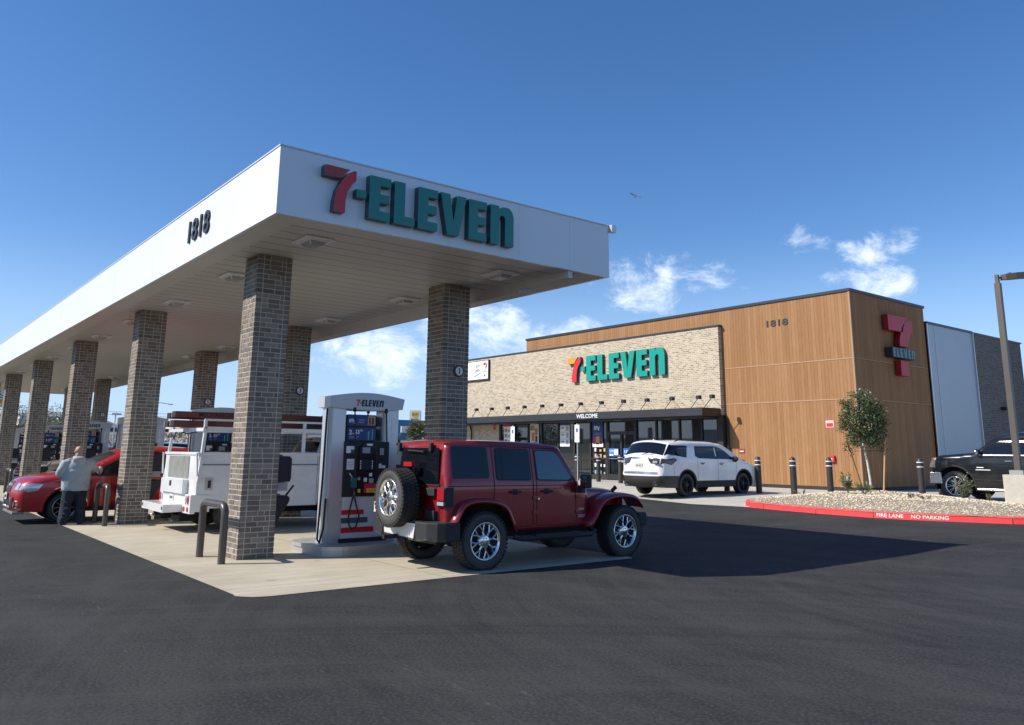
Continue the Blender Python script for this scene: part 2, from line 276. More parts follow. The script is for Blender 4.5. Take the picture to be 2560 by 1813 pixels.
def copy_tree(o, parent=None):
    c = o.copy(); C.objects.link(c)
    if parent is not None: c.parent = parent
    for ch in list(o.children): copy_tree(ch, c)
    return c
def text_geo(s, size=1, off=0.0, shear=0, spacing=1):
    cu = bpy.data.curves.new('t', 'FONT'); cu.body = s; cu.size = size; cu.offset = off; cu.shear = shear; cu.space_character = spacing; cu.resolution_u = 3; cu.fill_mode = 'FRONT'
    ob = bpy.data.objects.new('t', cu); C.objects.link(ob); bpy.context.view_layer.update()
    me = ob.to_mesh(); vs = [tuple(v.co) for v in me.vertices]; fs = [tuple(p.vertices) for p in me.polygons]; ob.to_mesh_clear(); bpy.data.objects.remove(ob); bpy.data.curves.remove(cu); return vs, fs
def put_text(mb, s, O, U, V, h, w=None, depth=.004, off=.012, center=False, shear=0):
    """text h metres tall (capital height), optionally fitted to width w, on plane O + U*x + V*y, proud by depth along UxV"""
    vs, fs = text_geo(s, 1, off, shear); 
    if not vs: return mb
    x0 = min(v[0] for v in vs); x1 = max(v[0] for v in vs); y0 = min(v[1] for v in vs); y1 = max(v[1] for v in vs)
    k = h/(y1-y0); kx = k if w is None else w/(x1-x0); O, U, V = Vector(O), Vector(U).normalized(), Vector(V).normalized(); Nn = U.cross(V); cx = (x1-x0)/2*kx if center else 0
    P = lambda v, d: O+U*((v[0]-x0)*kx-cx)+V*((v[1]-y0)*k)+Nn*d
    n = len(vs); ed = {}
    for f in fs:
        for i in range(len(f)):
            e = (f[i], f[(i+1) % len(f)]); ed[e] = 1
    side = [e for e in ed if (e[1], e[0]) not in ed]
    V3 = [P(v, depth) for v in vs]+[P(v, 0) for v in vs]
    return mb.add(V3, list(fs)+[(a+n, b+n, b, a) for a, b in side], None, False)
# logo letter outlines, height 1
G = {'E': [(0, 0), (.54, 0), (.54, .2), (.27, .2), (.27, .4), (.51, .4), (.51, .6), (.27, .6), (.27, .8), (.54, .8), (.54, 1), (0, 1)],
     'L': [(0, 0), (.55, 0), (.55, .2), (.28, .2), (.28, 1), (0, 1)],
     'V': [(0, 1), (.27, 1), (.375, .33), (.48, 1), (.75, 1), (.54, 0), (.20, 0)],
     'n': [(0, 0), (0, 1), (.27, 1), (.27, .91), (.36, .98), (.48, 1.0), (.60, .98), (.69, .9), (.73, .76), (.73, 0), (.46, 0), (.46, .66), (.44, .73), (.38, .77), (.31, .74), (.27, .66), (.27, 0)],
     'bar': [(0, 1), (.60, 1), (.50, .90), (.42, .79), (.40, .76), (0, .76)],
     'stem': [(.76, 1.0), (.76, .78), (.66, .67), (.57, .50), (.525, .30), (.52, 0), (.25, 0), (.26, .25), (.31, .50), (.40, .70), (.50, .84), (.62, .95), (.70, .99)],
     '-': [(0, .42), (.24, .42), (.24, .60), (0, .60)]}
LOGO = [('-', .78), ('E', 1.10), ('L', 1.74), ('E', 2.38), ('V', 3.00), ('E', 3.83), ('n', 4.49)]
def logo(name, O, U, V, h, depth, m_bar, m_stem, m_let, m_side, parent, wk=1.0, seven_k=1.0):
    O, U, V = Vector(O), Vector(U), Vector(V); D = U.cross(V)*depth
    def one(nm, g, x, fm, hh=h):
        b = MB(); b.use(m_side); b.prism([(q[0]*hh*wk, q[1]*hh) for q in G[g]], O+U*x*h*wk, U, V, D); b.use(fm); b.prism([(q[0]*hh*wk, q[1]*hh) for q in G[g]], O+U*x*h*wk+D, U, V, D*.06); return b.build(nm, None, parent)
    one('numeral_bar', 'bar', 0, m_bar); one('numeral_stem', 'stem', 0, m_stem)
    for g, x in LOGO: one('hyphen' if g == '-' else 'letter', g, x, m_let)
def logo_mb(b, O, U, V, h, depth, m7, ml, wk=1.0, sh=0):
    O, U, V = Vector(O), Vector(U), Vector(V); D = U.cross(V)*depth
    for g, x, mm in [('bar', 0, m7), ('stem', 0, m7)]+[(g, x, ml) for g, x in LOGO]:
        b.use(mm); b.prism([((q[0]+x)*h*wk+q[1]*h*sh, q[1]*h) for q in G[g]], O, U, V, D)
# ---------------------------------------------------------------- ground
GY = [-2500, -400, -100, -40, -20, -10, -5, 0, 5, 10, 13, 15, 17, 18.4, 19.75, 20.6, 21.4, 22.6, 24, 30, 45, 80, 160, 500, 2500]
def gz(y):
    a = [(-1e4, 0), (15, 0), (17, .04), (19.75, .22), (21.4, .32), (24, .36), (1e4, .36)]
    for (p, u), (q, v) in zip(a, a[1:]):
        if y <= q: return u+(v-u)*(y-p)/(q-p)
def sheet(name, xs, ys, dz, mt, kind='structure'):
    b = MB(); vs = [(x, y, gz(y)+dz) for y in ys for x in xs]; n = len(xs); b.add(vs, [(j*n+i, j*n+i+1, (j+1)*n+i+1, (j+1)*n+i) for j in range(len(ys)-1) for i in range(n-1)], None, True)
    return tag(b.build(name, mt), kind=kind)
def sub(ys, a, b): return [a]+[y for y in ys if a < y < b]+[b]
sheet('ground', [-2500, -300, -100, -50, 0, 50, 300, 2500], GY, -.02, dirt)
sheet('parking_lot', [-72, -40, -20, -10, 0, 30, 90], sub(GY, -140, 62), 0, asphalt)
def poly_sheet(name, pts, dz, mt, kind='structure', thick=.0):
    # polygon clipped into strips that follow the ground profile
    ys = sorted(set([y for _, y in pts]+[y for y in GY if min(p[1] for p in pts) < y < max(p[1] for p in pts)])); n = len(pts); b = MB()
    def xs(y):
        r = []
        for i in range(n):
            (x0, y0), (x1, y1) = pts[i], pts[(i+1) % n]
            if abs(y0-y1) < 1e-9:
                if abs(y0-y) < 1e-9: r += [x0, x1]
            elif min(y0, y1)-1e-9 <= y <= max(y0, y1)+1e-9: r.append(x0+(x1-x0)*(y-y0)/(y1-y0))
        return min(r), max(r)
    for a, c in zip(ys, ys[1:]):
        (l0, r0), (l1, r1) = xs(a), xs(c); za, zc = gz(a)+dz, gz(c)+dz; b.quad((l0, a, za), (r0, a, za), (r1, c, zc), (l1, c, zc))
    return tag(b.build(name, mt, norm=False), kind=kind)
# pad under the canopy: chamfered corner like the photo
poly_sheet('concrete_pad', [(-60, 3.78), (-10.1, 3.74), (-9.95, 3.72), (-9.78, 3.86), (-9.72, 4.05), (-9.74, 10.28), (-9.9, 10.36), (-60, 10.36)], .006, concrete)
poly_sheet('storefront_pavement', [(-62, 21.2), (-24, 20.95), (-21.1, 20.70), (-19.5, 20.32), (-18.4, 20.10), (-16.3, 19.76), (-14.6, 19.95), (-8.0, 20.6), (12, 21.0), (12, 44), (-62, 44)], .006, conc2)
# ---------------------------------------------------------------- canopy
CX0, CX1, CY0, CY1, CZ0, CZ1 = -57.45, -10.51, 4.10, 10.60, 4.93, 5.93
can = empty('fuel_canopy', (-34, 7.35, 0), 0, 'long white flat-roofed canopy over the fuel pumps on brick columns', 'canopy')
def W0(b): # world-space mesh parented to an Empty that is not at the origin: shift the vertices
    return b
def child(b, name, mt, par, **k):
    o = par.matrix_basis.inverted() if par is not None else Matrix()
    b.v = [tuple(o @ Vector(p)) for p in b.v]; return b.build(name, mt, par, **k)
T = .06
b = MB(); b.box((CX1-T, CY0, CZ0), (CX1, CY1, CZ1)); b.box((CX0, CY0, CZ0), (CX1-T, CY0+T, CZ1)); b.box((CX0, CY1-T, CZ0), (CX1-T, CY1, CZ1)); b.box((CX0, CY0+T, CZ0), (CX0+T, CY1-T, CZ1))
child(b, 'fascia', whitefas, can)
for y in (5.35, 8.42, 9.6): b = MB(); b.box((CX1, y, CZ0+.002), (CX1+.002, y+.005, CZ1)); child(b, 'panel_joint', mat('joint grey', (.66, .68, .69), .6), can)
for i in range(14): b = MB(); b.box((-13.6-i*3.2, CY0-.002, CZ0+.002), (-13.595-i*3.2, CY0, CZ1)); child(b, 'panel_joint', mat('joint grey', (.66, .68, .69), .6), can)
b = MB(); b.box((CX0+T, CY0+T, 5.7), (CX1-T, CY1-T, 5.78)); child(b, 'roof', white, can)
b = MB(); b.box((CX0+T, CY0+T, CZ0+.02), (CX1-T, 9.95, CZ0+.09)); child(b, 'deck', deckm, can)
b = MB()
for z in (CZ1-.012,): b.box((CX1, CY0-.012, z), (CX1+.012, CY1+.012, z+.02)); b.box((CX0, CY0-.012, z), (CX1, CY0, z+.02))
b.box((CX0+T, CY0+T, CZ0-.0), (CX1-T, CY0+T+.36, CZ0+.017)); b.box((CX1-T-.36, CY0+T+.36, CZ0), (CX1-T, 9.6, CZ0+.017)); b.box((CX0+T, 9.95, CZ0), (CX1-T, CY1-T, CZ0+.03)); child(b, 'soffit_trim', soff, can)
b = MB(); b.box((CX0+T, 9.62, 4.74), (-12.0, 9.95, CZ0+.018)); b.box((-12.0, 9.62, 4.80), (CX1-T, 9.72, CZ0+.018));  child(b, 'gutter', soff, can)
b = MB(); b.box((CX1-.02, CY1, 5.80), (CX1+.09, CY1+.12, 5.94)); b.box((CX1-.3, CY1, 5.88), (CX1, CY1+.08, 5.94)); child(b, 'corner_bracket', silver, can)
# brick column built brick by brick
def column_mesh():
    rnd = random.Random(3); S = .585; H = 4.94; rows = 60; rh = H/rows; e = .005; g = .0066; b = MB()
    def bc():
        t = rnd.random(); k = rnd.uniform(.8, 1.2); base = (.215, .175, .140) if t < .55 else ((.27, .23, .185) if t < .83 else (.15, .125, .105)); return tuple(v*k for v in base)
    faces = [((0, -1), (1, 0)), ((1, 0), (0, 1)), ((0, 1), (-1, 0)), ((-1, 0), (0, -1))]; h = S/2
    for r in range(rows):
        z0 = r*rh+g; z1 = (r+1)*rh-g
        cols = [bc() for _ in range(4)]
        for k, (nn, tt) in enumerate(faces):
            segs = [(-h-e, -h+.090, cols[k]), (h-.090, h+e, cols[(k+1) % 4])]; x = -h+.106 - (.1 if r % 2 else 0); end = h-.106
            if rnd.random() < .25: x -= .02
            while x < end:
                L = .196
                if rnd.random() < .13: L = .09
                a, c = max(x, -h+.106), min(x+L, end)
                if c-a > .02: segs.append((a, c, bc()))
                x += L+.0145
            for a, c, col in segs:
                j = lambda: rnd.uniform(-.0022, .0022); d = e+rnd.uniform(-.002, .001)
                q = [(a+j(), z0+j()), (c+j(), z0+j()), (c+j(), z1+j()), (a+j(), z1+j())]
                if a < -h: q[0] = (a, z0); q[3] = (a, z1); d = e
                if c > h: q[1] = (c, z0); q[2] = (c, z1); d = e
                P = lambda u, z, o: (nn[0]*(h+o)+tt[0]*u, nn[1]*(h+o)+tt[1]*u, z)
                b.col = col; vs = [P(u, z, d) for u, z in q]+[P(u, z, 0) for u, z in q]; b.add(vs, [(0, 1, 2, 3), (4, 5, 1, 0), (5, 6, 2, 1), (6, 7, 3, 2), (7, 4, 0, 3)], None, False)
    return b
COLX = [-13.35, -20.75, -28.15, -35.75, -43.45, -51.0]
c0 = MB(); c0.box((-.292, -.292, 0), (.292, .292, 4.94)); colp = c0.build('column', mortar, can, loc=(COLX[0]+34, 5.15-7.35, 0)); cm = column_mesh().build('brickwork', cbrick, colp, norm=False); colp['label'] = 'square brick column'
for i, X in enumerate(COLX):
    for j, Y in enumerate((5.15, 8.91)):
        if i == j == 0: c = colp
        else: c = copy_tree(colp, can); c.location = (X+34, Y-7.35, 0); c.rotation_euler.z = R(90*((i*2+j) % 4)) if j else 0
        if j:
            num = str(i*2+1); b = MB(); a = -c.rotation_euler.z; rot = Matrix.Rotation(a, 4, 'Z'); fx = .303; dy = .06
            b.use(mat('disc rim', (.13, .03, .03), .5)); b.lathe([(0, 0), (.03, .0), (.03, .115), (0, .115)][::-1], 28, rot @ Matrix.Translation((fx, dy, 3.24)), 'x', False)
            b.use(swhite); b.lathe([(.031, .085), (.034, .085), (.034, 0)], 28, rot @ Matrix.Translation((fx, dy, 3.24)), 'x', False)
            b.use(sdark); t = MB(); put_text(t, num, (fx+.036, dy, 3.24-.055), (0, 1, 0), (0, 0, 1), .11, None, .002, .02, True); b.add([rot @ Vector(p) for p in t.v], t.f)
            b.build('number_disc', None, c, norm=False)
# flush lights in the canopy deck
def light():
    o = empty('canopy_light', (0, 0, 0)); b = MB(); b.box((-.30, -.24, -.035), (.30, .24, 0)); b.build('frame', white, o, bevel=.02)
    b = MB(); P = [(-.20, -.15), (.20, -.15), (.20, .15), (-.20, .15)]; q = [(x*.75, y*.7) for x, y in P]
    b.add([(x, y, -.036) for x, y in P]+[(x, y, -.10) for x, y in q], [(4, 5, 6, 7)]+[(i, (i+1) % 4, (i+1) % 4+4, i+4) for i in range(4)], None, False); b.build('lens', mat('frosted lens', (.38, .37, .34), .3), o)
    b = MB()
    for s in (-1, 1): b.box((-.27, s*.155-.02, -.05), (.27, s*.155+.02, -.036)); b.box((s*.215-.02, -.15, -.05), (s*.215+.02, .15, -.036)); b.bar((s*.2, -.15, -.037), (s*.15, -.105, -.102), .018); b.bar((s*.2, .15, -.037), (s*.15, .105, -.102), .018)
    b.build('trim', white, o); return o
LX = [-11.65]+[x for i in range(6) for x in (COLX[i]-1.75, COLX[i]-5.45)][:11]
lt = light(); first = True
names = ['first', 'second', 'third', 'fourth', 'fifth', 'sixth', 'seventh', 'eighth', 'ninth', 'tenth', 'eleventh', 'twelfth', 'thirteenth']
for j, Y in enumerate((5.18, 8.90)):
    for i, X in enumerate(LX):
        o = lt if first else copy_tree(lt); first = False; o.location = (X, Y, 4.949)
        tag(o, 'white canopy light, %s from the lettered end, above the %s columns' % (names[i], ('near', 'far')[j]), 'ceiling light', 'square lights under the canopy')
# canopy lettering and numbers
s = empty('canopy_sign', (-10.5, 6.4, 5.1), 0, 'raised letters reading 7-ELEVEN on the end of the white canopy', 'sign')
class Sh:  # parent helper: shift children of a non-rotated empty
    pass
def reparent(o, kids):
    for k in kids: k.parent = o; k.matrix_parent_inverse = Matrix.Translation(o.location).inverted()
n0 = set(bpy.data.objects); logo('canopy', (-10.508, 4.73, 5.09), (0, 1, 0), (0, 0, 1), .665, .12, sshade_cup, sred, sgreen, sgdark, None); reparent(s, [o for o in bpy.data.objects if o not in n0])
b = MB(); b.use(sdark); put_text(b, '1818', (-14.47, CY0-.001, 5.26), (1, 0, 0), (0, 0, 1), .40, 1.10, .03, .012); 
tag(b.build('address_number', None), 'black number 1818 on the sunlit side of the white canopy', 'house number', 'address numbers')
# ---------------------------------------------------------------- pump islands, pumps
def rrect(x, y, r, n=6):
    p = []
    for cx, cy, a in ((x-r, y-r, 0), (-x+r, y-r, 90), (-x+r, -y+r, 180), (x-r, -y+r, 270)):
        for k in range(n+1): t = R(a+90*k/n); p.append((cx+r*math.cos(t), cy+r*math.sin(t)))
    return p
def island():
    b = MB(); P = rrect(.78, .98, .42); b.prism(P, (0, 0, 0), (1, 0, 0), (0, 1, 0), (0, 0, .10)); Q = rrect(.80, 1.0, .43); b.prism(Q, (0, 0, .10), (1, 0, 0), (0, 1, 0), (0, 0, .06)); return b.build('pump_island', mat('island galvanised edge', (.42, .42, .40), .45, .35, nz=(3, .1)), bevel=.012)
def pump():
    o = empty('fuel_pump', (0, 0, 0)); b = MB(); zb = .16
    for s in (-1, 1):   # faceted end posts
        P = [(-.17, -.12), (-.10, -.17), (.10, -.17), (.17, -.12), (.17, .12), (.10, .17), (-.10, .17), (-.17, .12)]
        bb = MB(); bb.prism([(x*1.15, y) for x, y in P], (0, s*.53, zb), (1, 0, 0), (0, 1, 0), (0, 0, 2.30)); bb.build('post', silver, o)
    # arched header
    arc = [(-.74, 0), (-.74, .19)]+[(-.74+1.48*k/12, .19+.085*math.sin(math.pi*k/12)) for k in range(1, 12)]+[(.74, .19), (.70, 0)]+[(.70-1.40*k/12, -.035*math.sin(math.pi*k/12)) for k in range(1, 12)]
    b = MB(); b.prism(arc, (-.25, 0, 2.44), (0, 1, 0), (0, 0, 1), (.5, 0, 0)); hd = b.build('header', mat('header grey', (.50, .52, .53), .35, .15), o, bevel=.006)
    for s in (-1, 1):
        b = MB(); logo_mb(b, (s*.252, -s*.26, 2.475), (0, s, 0), (0, 0, 1), .115, .004, sred, sdark, .92, .12); b.build('lettering', None, hd)
    b = MB(); b.box((-.20, -.40, zb+.02), (.20, .42, .92)); b.build('lower_cabinet', mat('cabinet white', (.62, .63, .63), .4, nz=(2, .05)), o, bevel=.008)
    b = MB(); b.box((-.24, -.44, zb), (.24, .46, zb+.07)); b.build('plinth', matte, o); b = MB(); b.box((-.22, -.42, .92), (.22, .47, 1.86)); b.build('upper_cabinet', matte, o, bevel=.01)
    b = MB(); b.box((-.15, -.37, 1.86), (.15, .22, 2.32)); b.build('screen_housing', matte, o)
    for s in (-1, 1):
        q = lambda y: s*y
        def pl(name, rects, dx=.0, par=o):
            bb = MB()
            for mt_, y0, z0, y1, z1, e in rects:
                bb.use(mt_); x = (.222+e)*s; bb.box((min(x, x-s*.012), min(q(y0), q(y1)), z0), (max(x, x-s*.012), max(q(y0), q(y1)), z1))
            return bb.build(name, None, par)
        for it in [(sred, -.40, .62, .02, .70, -.018), (mat('stripe slate', (.05, .10, .12), .5), -.40, .48, .10, .57, -.018), (sred, -.40, .32, .22, .41, -.018), (sred, .22, .80, .42, .88, -.018)]: pl('stripe', [it])
        b = MB(); b.use(sdark); put_text(b, 'ELEVEn', (s*.207, s*.20, .69), (0, s, 0), (0, 0, 1), .05, .2, .003, .03); b.build('lettering', None, o)
        # card reader tower
        bb = MB(); bb.prism([(-.14, 0), (.20, 0), (.20, .80), (.12, .88), (-.06, .88), (-.14, .80)], (s*.215, 0, .95), (0, s, 0), (0, 0, 1), (s*.05, 0, 0)); bb.build('payment_panel', mat('panel black', (.012, .013, .015), .3), o, bevel=.008)
        pl('badge', [(swhite, -.01, 1.79, .10, 1.825, .055)])
        pl('price_display', [(lgrey, -.09, 1.66, .06, 1.76, .048)]); pl('touchscreen', [(screeng, -.10, 1.38, .09, 1.55, .048)])
        pl('side_button', [(swhite, y, z, y+.018, z+.025, .049) for y in (-.125, .105) for z in (1.39, 1.43, 1.47, 1.51)])
        pl('card_slot', [(lgrey, -.16, 1.20, -.11, 1.25, .048), (swhite, -.04, 1.17, .02, 1.24, .048), (lgrey, .06, 1.15, .15, 1.23, .048), (swhite, .06, 1.26, .12, 1.32, .048)])
        pl('fuel_selector', [(lred, -.03, .98, .20, 1.14, .051), (lyel, .02, .99, .065, 1.06, .053), (lyel, .075, .99, .12, 1.06, .053), (lyel, .13, .99, .175, 1.06, .053), (lyel, -.15, .99, -.10, 1.05, .048)])
        pl('instruction_label', [(swhite, -.38, 1.66, -.22, 1.78, .004), (lteal, -.295, 1.66, -.22, 1.72, .006), (swhite, -.36, 1.38, -.22, 1.56, .004), (swhite, .27, 1.40, .32, 1.48, .004), (swhite, .33, 1.40, .40, 1.45, .004), (lgrey, .28, 1.63, .36, 1.75, .004), (sdark, -.345, 1.50, -.24, 1.505, .007), (sdark, -.345, 1.46, -.24, 1.465, .007), (sdark, -.345, 1.42, -.25, 1.425, .007)])
        # advert boards above
        def advert(name, y0, z0, y1, z1, items, frame):
            bb = MB(); x = s*.152; bb.use(sdark); bb.box((min(x, x+s*.012), min(q(y0), q(y1)), z0), (max(x, x+s*.012), max(q(y0), q(y1)), z1)); x = s*.165; bb.use(lblue); bb.box((min(x, x+s*.003), min(q(y0+frame), q(y1-frame)), z0+frame), (max(x, x+s*.003), max(q(y0+frame), q(y1-frame)), z1-frame))
            for k in items:
                if k[0] == 't': bb.use(k[5]); put_text(bb, k[1], (s*.1685, s*k[2], k[3]), (0, s, 0), (0, 0, 1), k[4], k[6] if len(k) > 6 else None, .002, .03)
                else: bb.use(k[5]); a, e = sorted((q(k[1]), q(k[3]))); xx = sorted((s*.1685, s*.1705)); bb.box((xx[0], a, k[2]), (xx[1], e, k[4]))
            bb.build(name, None, o)
        advert('advert_board', -.36, 2.13, .20, 2.33, [('t', '89¢', -.33, 2.17, .085, swhite), ('r', -.14, 2.23, -.02, 2.245, lgrey), ('r', -.14, 2.19, -.03, 2.205, lgrey), ('r', .04, 2.15, .19, 2.31, ltan), ('r', .06, 2.16, .10, 2.28, lred), ('r', .12, 2.16, .16, 2.28, sdark)], .004)
        advert('advert_screen', -.36, 1.87, .22, 2.11, [('t', '2', -.32, 1.98, .085, swhite), ('t', 'FOR', -.265, 1.985, .02, swhite), ('t', '$3', -.21, 1.98, .085, swhite), ('t', '79', -.105, 2.03, .04, swhite), ('r', -.32, 1.94, -.12, 1.95, lgrey), ('r', -.32, 1.915, -.16, 1.925, lgrey), ('r', .02, 1.90, .045, 2.03, lteal), ('r', .055, 1.89, .08, 2.04, lcyan), ('r', .09, 1.89, .115, 2.07, lteal), ('r', .13, 1.89, .15, 2.08, lcyan), ('r', .16, 1.89, .18, 2.08, lteal)], .014)
        # nozzles and hoses
        for yh, zn in ((-.27, 1.10), (.36, 1.16)):
            bb = MB(); bb.tube([(s*.24, q(yh), 2.44), (s*.26, q(yh), 2.38)], .03, 8); bb.tube([(s*.27, q(yh-.005), 2.38), (s*.29, q(yh), 2.1), (s*.28, q(yh+.03), 1.7), (s*.27, q(yh+.06), 1.3), (s*.27, q(yh+.05), 1.16)], .013, 8)
            bb.tube([(s*.27, q(yh+.05), .98), (s*.29, q(yh-.02), .74), (s*.30, q(yh-.06), .52), (s*.29, q(yh+.02), .38), (s*.28, q(yh+.11), .42), (s*.28, q(yh+.16), .6), (s*.27, q(yh+.09), .82), (s*.27, q(yh+.05), .98)], .015, 8); bb.build('hose', rubber, o)
            bb = MB(); bb.use(lteal if yh < 0 else matte); bb.box((s*.25-.035, q(yh+.04)-.045, 1.08), (s*.25+.035, q(yh+.04)+.045, 1.24)); bb.use(alu); bb.bar((s*.25, q(yh-.0), 1.28), (s*.25, q(yh+.0), 1.18), .018); bb.tube([(s*.25, q(yh+.04), 1.22), (s*.24, q(yh-.04), 1.32)], .014, 8); bb.use(matte); bb.tube([(s*.26, q(yh+.04), 1.1), (s*.27, q(yh+.05), .97)], .02, 8); bb.use(dchrome); bb.tube([(s*.27, q(yh+.05), 1.0), (s*.27, q(yh+.05), .92)], .019, 8); bb.build('nozzle', None, o)
    # coiled retractor hose outside the near post
    b = MB(); b.tube([(.10, -.72, 2.42), (.12, -.74, 2.0), (.10, -.74, 1.2), (.12, -.78, .5), (.14, -.80, .24), (.18, -.78, .18), (.22, -.74, .4), (.2, -.71, .9)], .018, 8); b.build('hose', rubber, o)
    b = MB(); b.use(swhite); b.box((.02, .585, 1.95), (.09, .70, 2.0)); b.box((.1731, .50, 1.9), (.1745+.022, .56, 2.0)); b.box((.18, .50, 2.05), (.1965, .53, 2.3)); b.build('sticker', None, o)
    return o
isl = island(); pm = pump()
for i, X in enumerate(COLX):
    a, p = (isl, pm) if i == 0 else (copy_tree(isl), copy_tree(pm)); a.location = (X+.08, 7.05, .004); p.location = (X+.10, 7.02, 0)
    wh = 'nearest, beside the maroon four-door jeep-style car' if i == 0 else '%s from the lettered end of the canopy' % names[i]
    tag(a, 'raised grey kerb island, %s' % wh.replace('nearest, ', ''), 'kerb island', 'islands under the fuel pumps')
    tag(p, ('grey fuel pump with blue advert screens, nearest, beside the maroon off-road car' if i == 0 else 'grey fuel pump with arched header, %s' % wh), 'fuel pump', 'fuel pumps under the canopy')
for o, l in ((isl, 'raised grey kerb island of the nearest fuel pump, beside the maroon car'),): o['label'] = l
# hoop bollards in front of the near columns
def hoop(w):
    b = MB(); r = .14; P = [(-w/2, 0, 0), (-w/2, 0, .66), (-w/2, 0, .72)]+[(-w/2+r*(1-math.cos(t)), 0, .72+r*math.sin(t)) for t in [R(a) for a in range(15, 91, 15)]]
    P += [(-p[0], p[1], p[2]) for p in P[::-1]]; b.tube(P, .057, 14); return b.build('hoop_bollard', bronze)
hp = hoop(1.02)
for i, X in enumerate(COLX):
    o = hp if i == 0 else copy_tree(hp); o.location = (X+.09, 4.51 if i == 0 else 4.47, .004)
    tag(o, 'brown steel hoop guarding the %s brick column of the near row' % (names[i] if i else 'nearest'), 'bollard', 'hoop bollards before the columns')
# service bins on the far side of each near column
def bins():
    o = empty('service_bin', (0, 0, 0)); b = MB()
    b.prism([(.0, 0), (.25, 0), (.27, .06), (.27, .38), (.23, .42), (0, .42)], (-.24, 0, 1.18), (0, 1, 0), (0, 0, 1), (.36, 0, 0)); b.build('towel_box', mat('navy black plastic', (.010, .012, .022), .4), o, bevel=.02)
    b = MB(); b.prism([(.0, .0), (.05, .02), (.26, .36), (.27, .42), (.23, .46), (0, .46)], (-.24, 0, .50), (0, 1, 0), (0, 0, 1), (.36, 0, 0)); b.build('lower_bin', mat('navy black plastic', (.010, .012, .022), .4), o, bevel=.012)
    b = MB(); b.bar((.02, .19, .90), (.02, .36, 1.12), .026); b.box((-.05, .12, .86), (.1, .22, .91)); b.build('squeegee', matte, o)
    b = MB(); b.box((-.12, .0, 1.04), (.1, .22, 1.17)); b.build('label_plate', lgrey, o); return o
bn = bins()
for i, X in enumerate(COLX):
    o = bn if i == 0 else copy_tree(bn); o.location = (X+.05, 5.46, 0)
    tag(o, 'black towel box and bin on the %s brick column of the near row' % (names[i] if i else 'nearest'), 'bin', 'service bins on the columns')
# ---------------------------------------------------------------- the store
GZ0 = .36; YW = 29.65; YB = 29.42; XS = -16.26
st = empty('store_building', (-28, 33, GZ0), 0, 'convenience store with timber cladding and cream brick front under a black awning', 'building')
def sc(b, name, mt=None, par=None, **k):
    off = Vector(st.location); b.v = [tuple(Vector(p)-off) for p in b.v]; return b.build(name, mt, par or st, **k)
b = MB(); b.use(woodX); b.box((-36.2, YW, .50), (XS-.03, YW+.12, 8.03)); b.use(woodY); b.box((XS-.12, YW+.03, .50), (XS, 35.75, 8.03)); sc(b, 'timber_wall', norm=False)
b = MB(); b.box((-36.2, YW+.12, 4), (-36.08, 35.75, 8.03)); b.box((-36.2, 35.63, 4), (XS-.12, 35.75, 8.03)); sc(b, 'parapet_back', woodX)
b = MB(); b.box((-36.2, YW+.02, .37), (XS-.02, YW+.1, .50)); b.box((XS-.1, YW+.04, .37), (XS-.02, 35.7, .50)); sc(b, 'base_strip', matte)
b = MB(); b.box((XS-.05, YW-.02, .5), (XS+.02, YW+.04, 8.03)); sc(b, 'corner_trim', mat('corner timber trim', (.36, .22, .12), .5))
b = MB(); b.box((-36.24, YW-.05, 8.03), (XS+.05, YW+.2, 8.14)); b.box((XS-.2, YW+.2, 8.03), (XS+.05, 35.8, 8.14)); b.box((-36.24, YW+.2, 8.03), (-36.0, 35.8, 8.14)); b.box((-44.2, YB-.03, 7.29), (-22.36, YB+.22, 7.37)); b.box((XS-.05, 35.8, 7.37), (XS+.10, 40.35, 7.47)); b.box((XS-.3, 40.35, 7.40), (XS+.02, 46.3, 7.47)); sc(b, 'coping', coping)
# upper brick wall and the recessed shopfront below it
b = MB(); b.box((-44.2, YB, 3.30), (-22.42, YW+.1, 7.29)); sc(b, 'brick_wall', brickA)
b = MB(); b.box((-44.2, YB+.03, .37), (-38.3, YW+.6, 3.30)); sc(b, 'lower_brick_wall', brickB if 0 else brickA)
b = MB(); b.box((XS-.08, 35.76, .4), (XS+.06, 40.3, 7.37)); sc(b, 'metal_wall', metalpan)
b = MB(); b.box((XS+.06, 36.5, .4), (XS+.075, 36.53, 7.37)); sc(b, 'metal_trim', alu); b = MB(); b.box((XS-.1, 35.76, .4), (XS+.10, 35.84, 7.37)); sc(b, 'metal_trim', alu); b = MB(); b.box((XS+.0, 40.3, .4), (XS+.12, 40.36, 7.4)); sc(b, 'metal_trim', alu)
b = MB(); b.box((XS-.3, 40.36, .37), (XS-.02, 46.2, 7.40)); sc(b, 'side_brick_wall', brickB)
b = MB(); b.box((-44.1, YW+.2, .4), (XS-.3, 46.1, 7.0)); b.box((-44.2, YW+.1, .4), (-44.1, 46.2, 7.29)); sc(b, 'rear_block', mat('rear stucco', (.4, .36, .3), .9))
b = MB(); b.box((-38.3, YB-.02, .37), (-22.6, YB+.02, .50)); b.box((-38.3, YB, 3.24), (-22.3, YB+.1, 3.36)); b.box((-22.62, YB-.1, .37), (-22.30, YW+.02, 3.36)); b.box((-38.42, YB-.01, .37), (-38.25, YB+.06, 3.3)); sc(b, 'shopfront_frame', matte)
b = MB(); b.box((-38.25, YB+.20, .4), (-22.62, YB+.3, 3.3)); sc(b, 'shopfront_backing', mat('dark interior', (.008, .009, .011), .8))
mull = [-38.25, -36.98, -35.71, -34.54, -33.16, -31.90, -30.67, -29.45, -27.49, -26.2, -24.79, -23.52, -22.62]
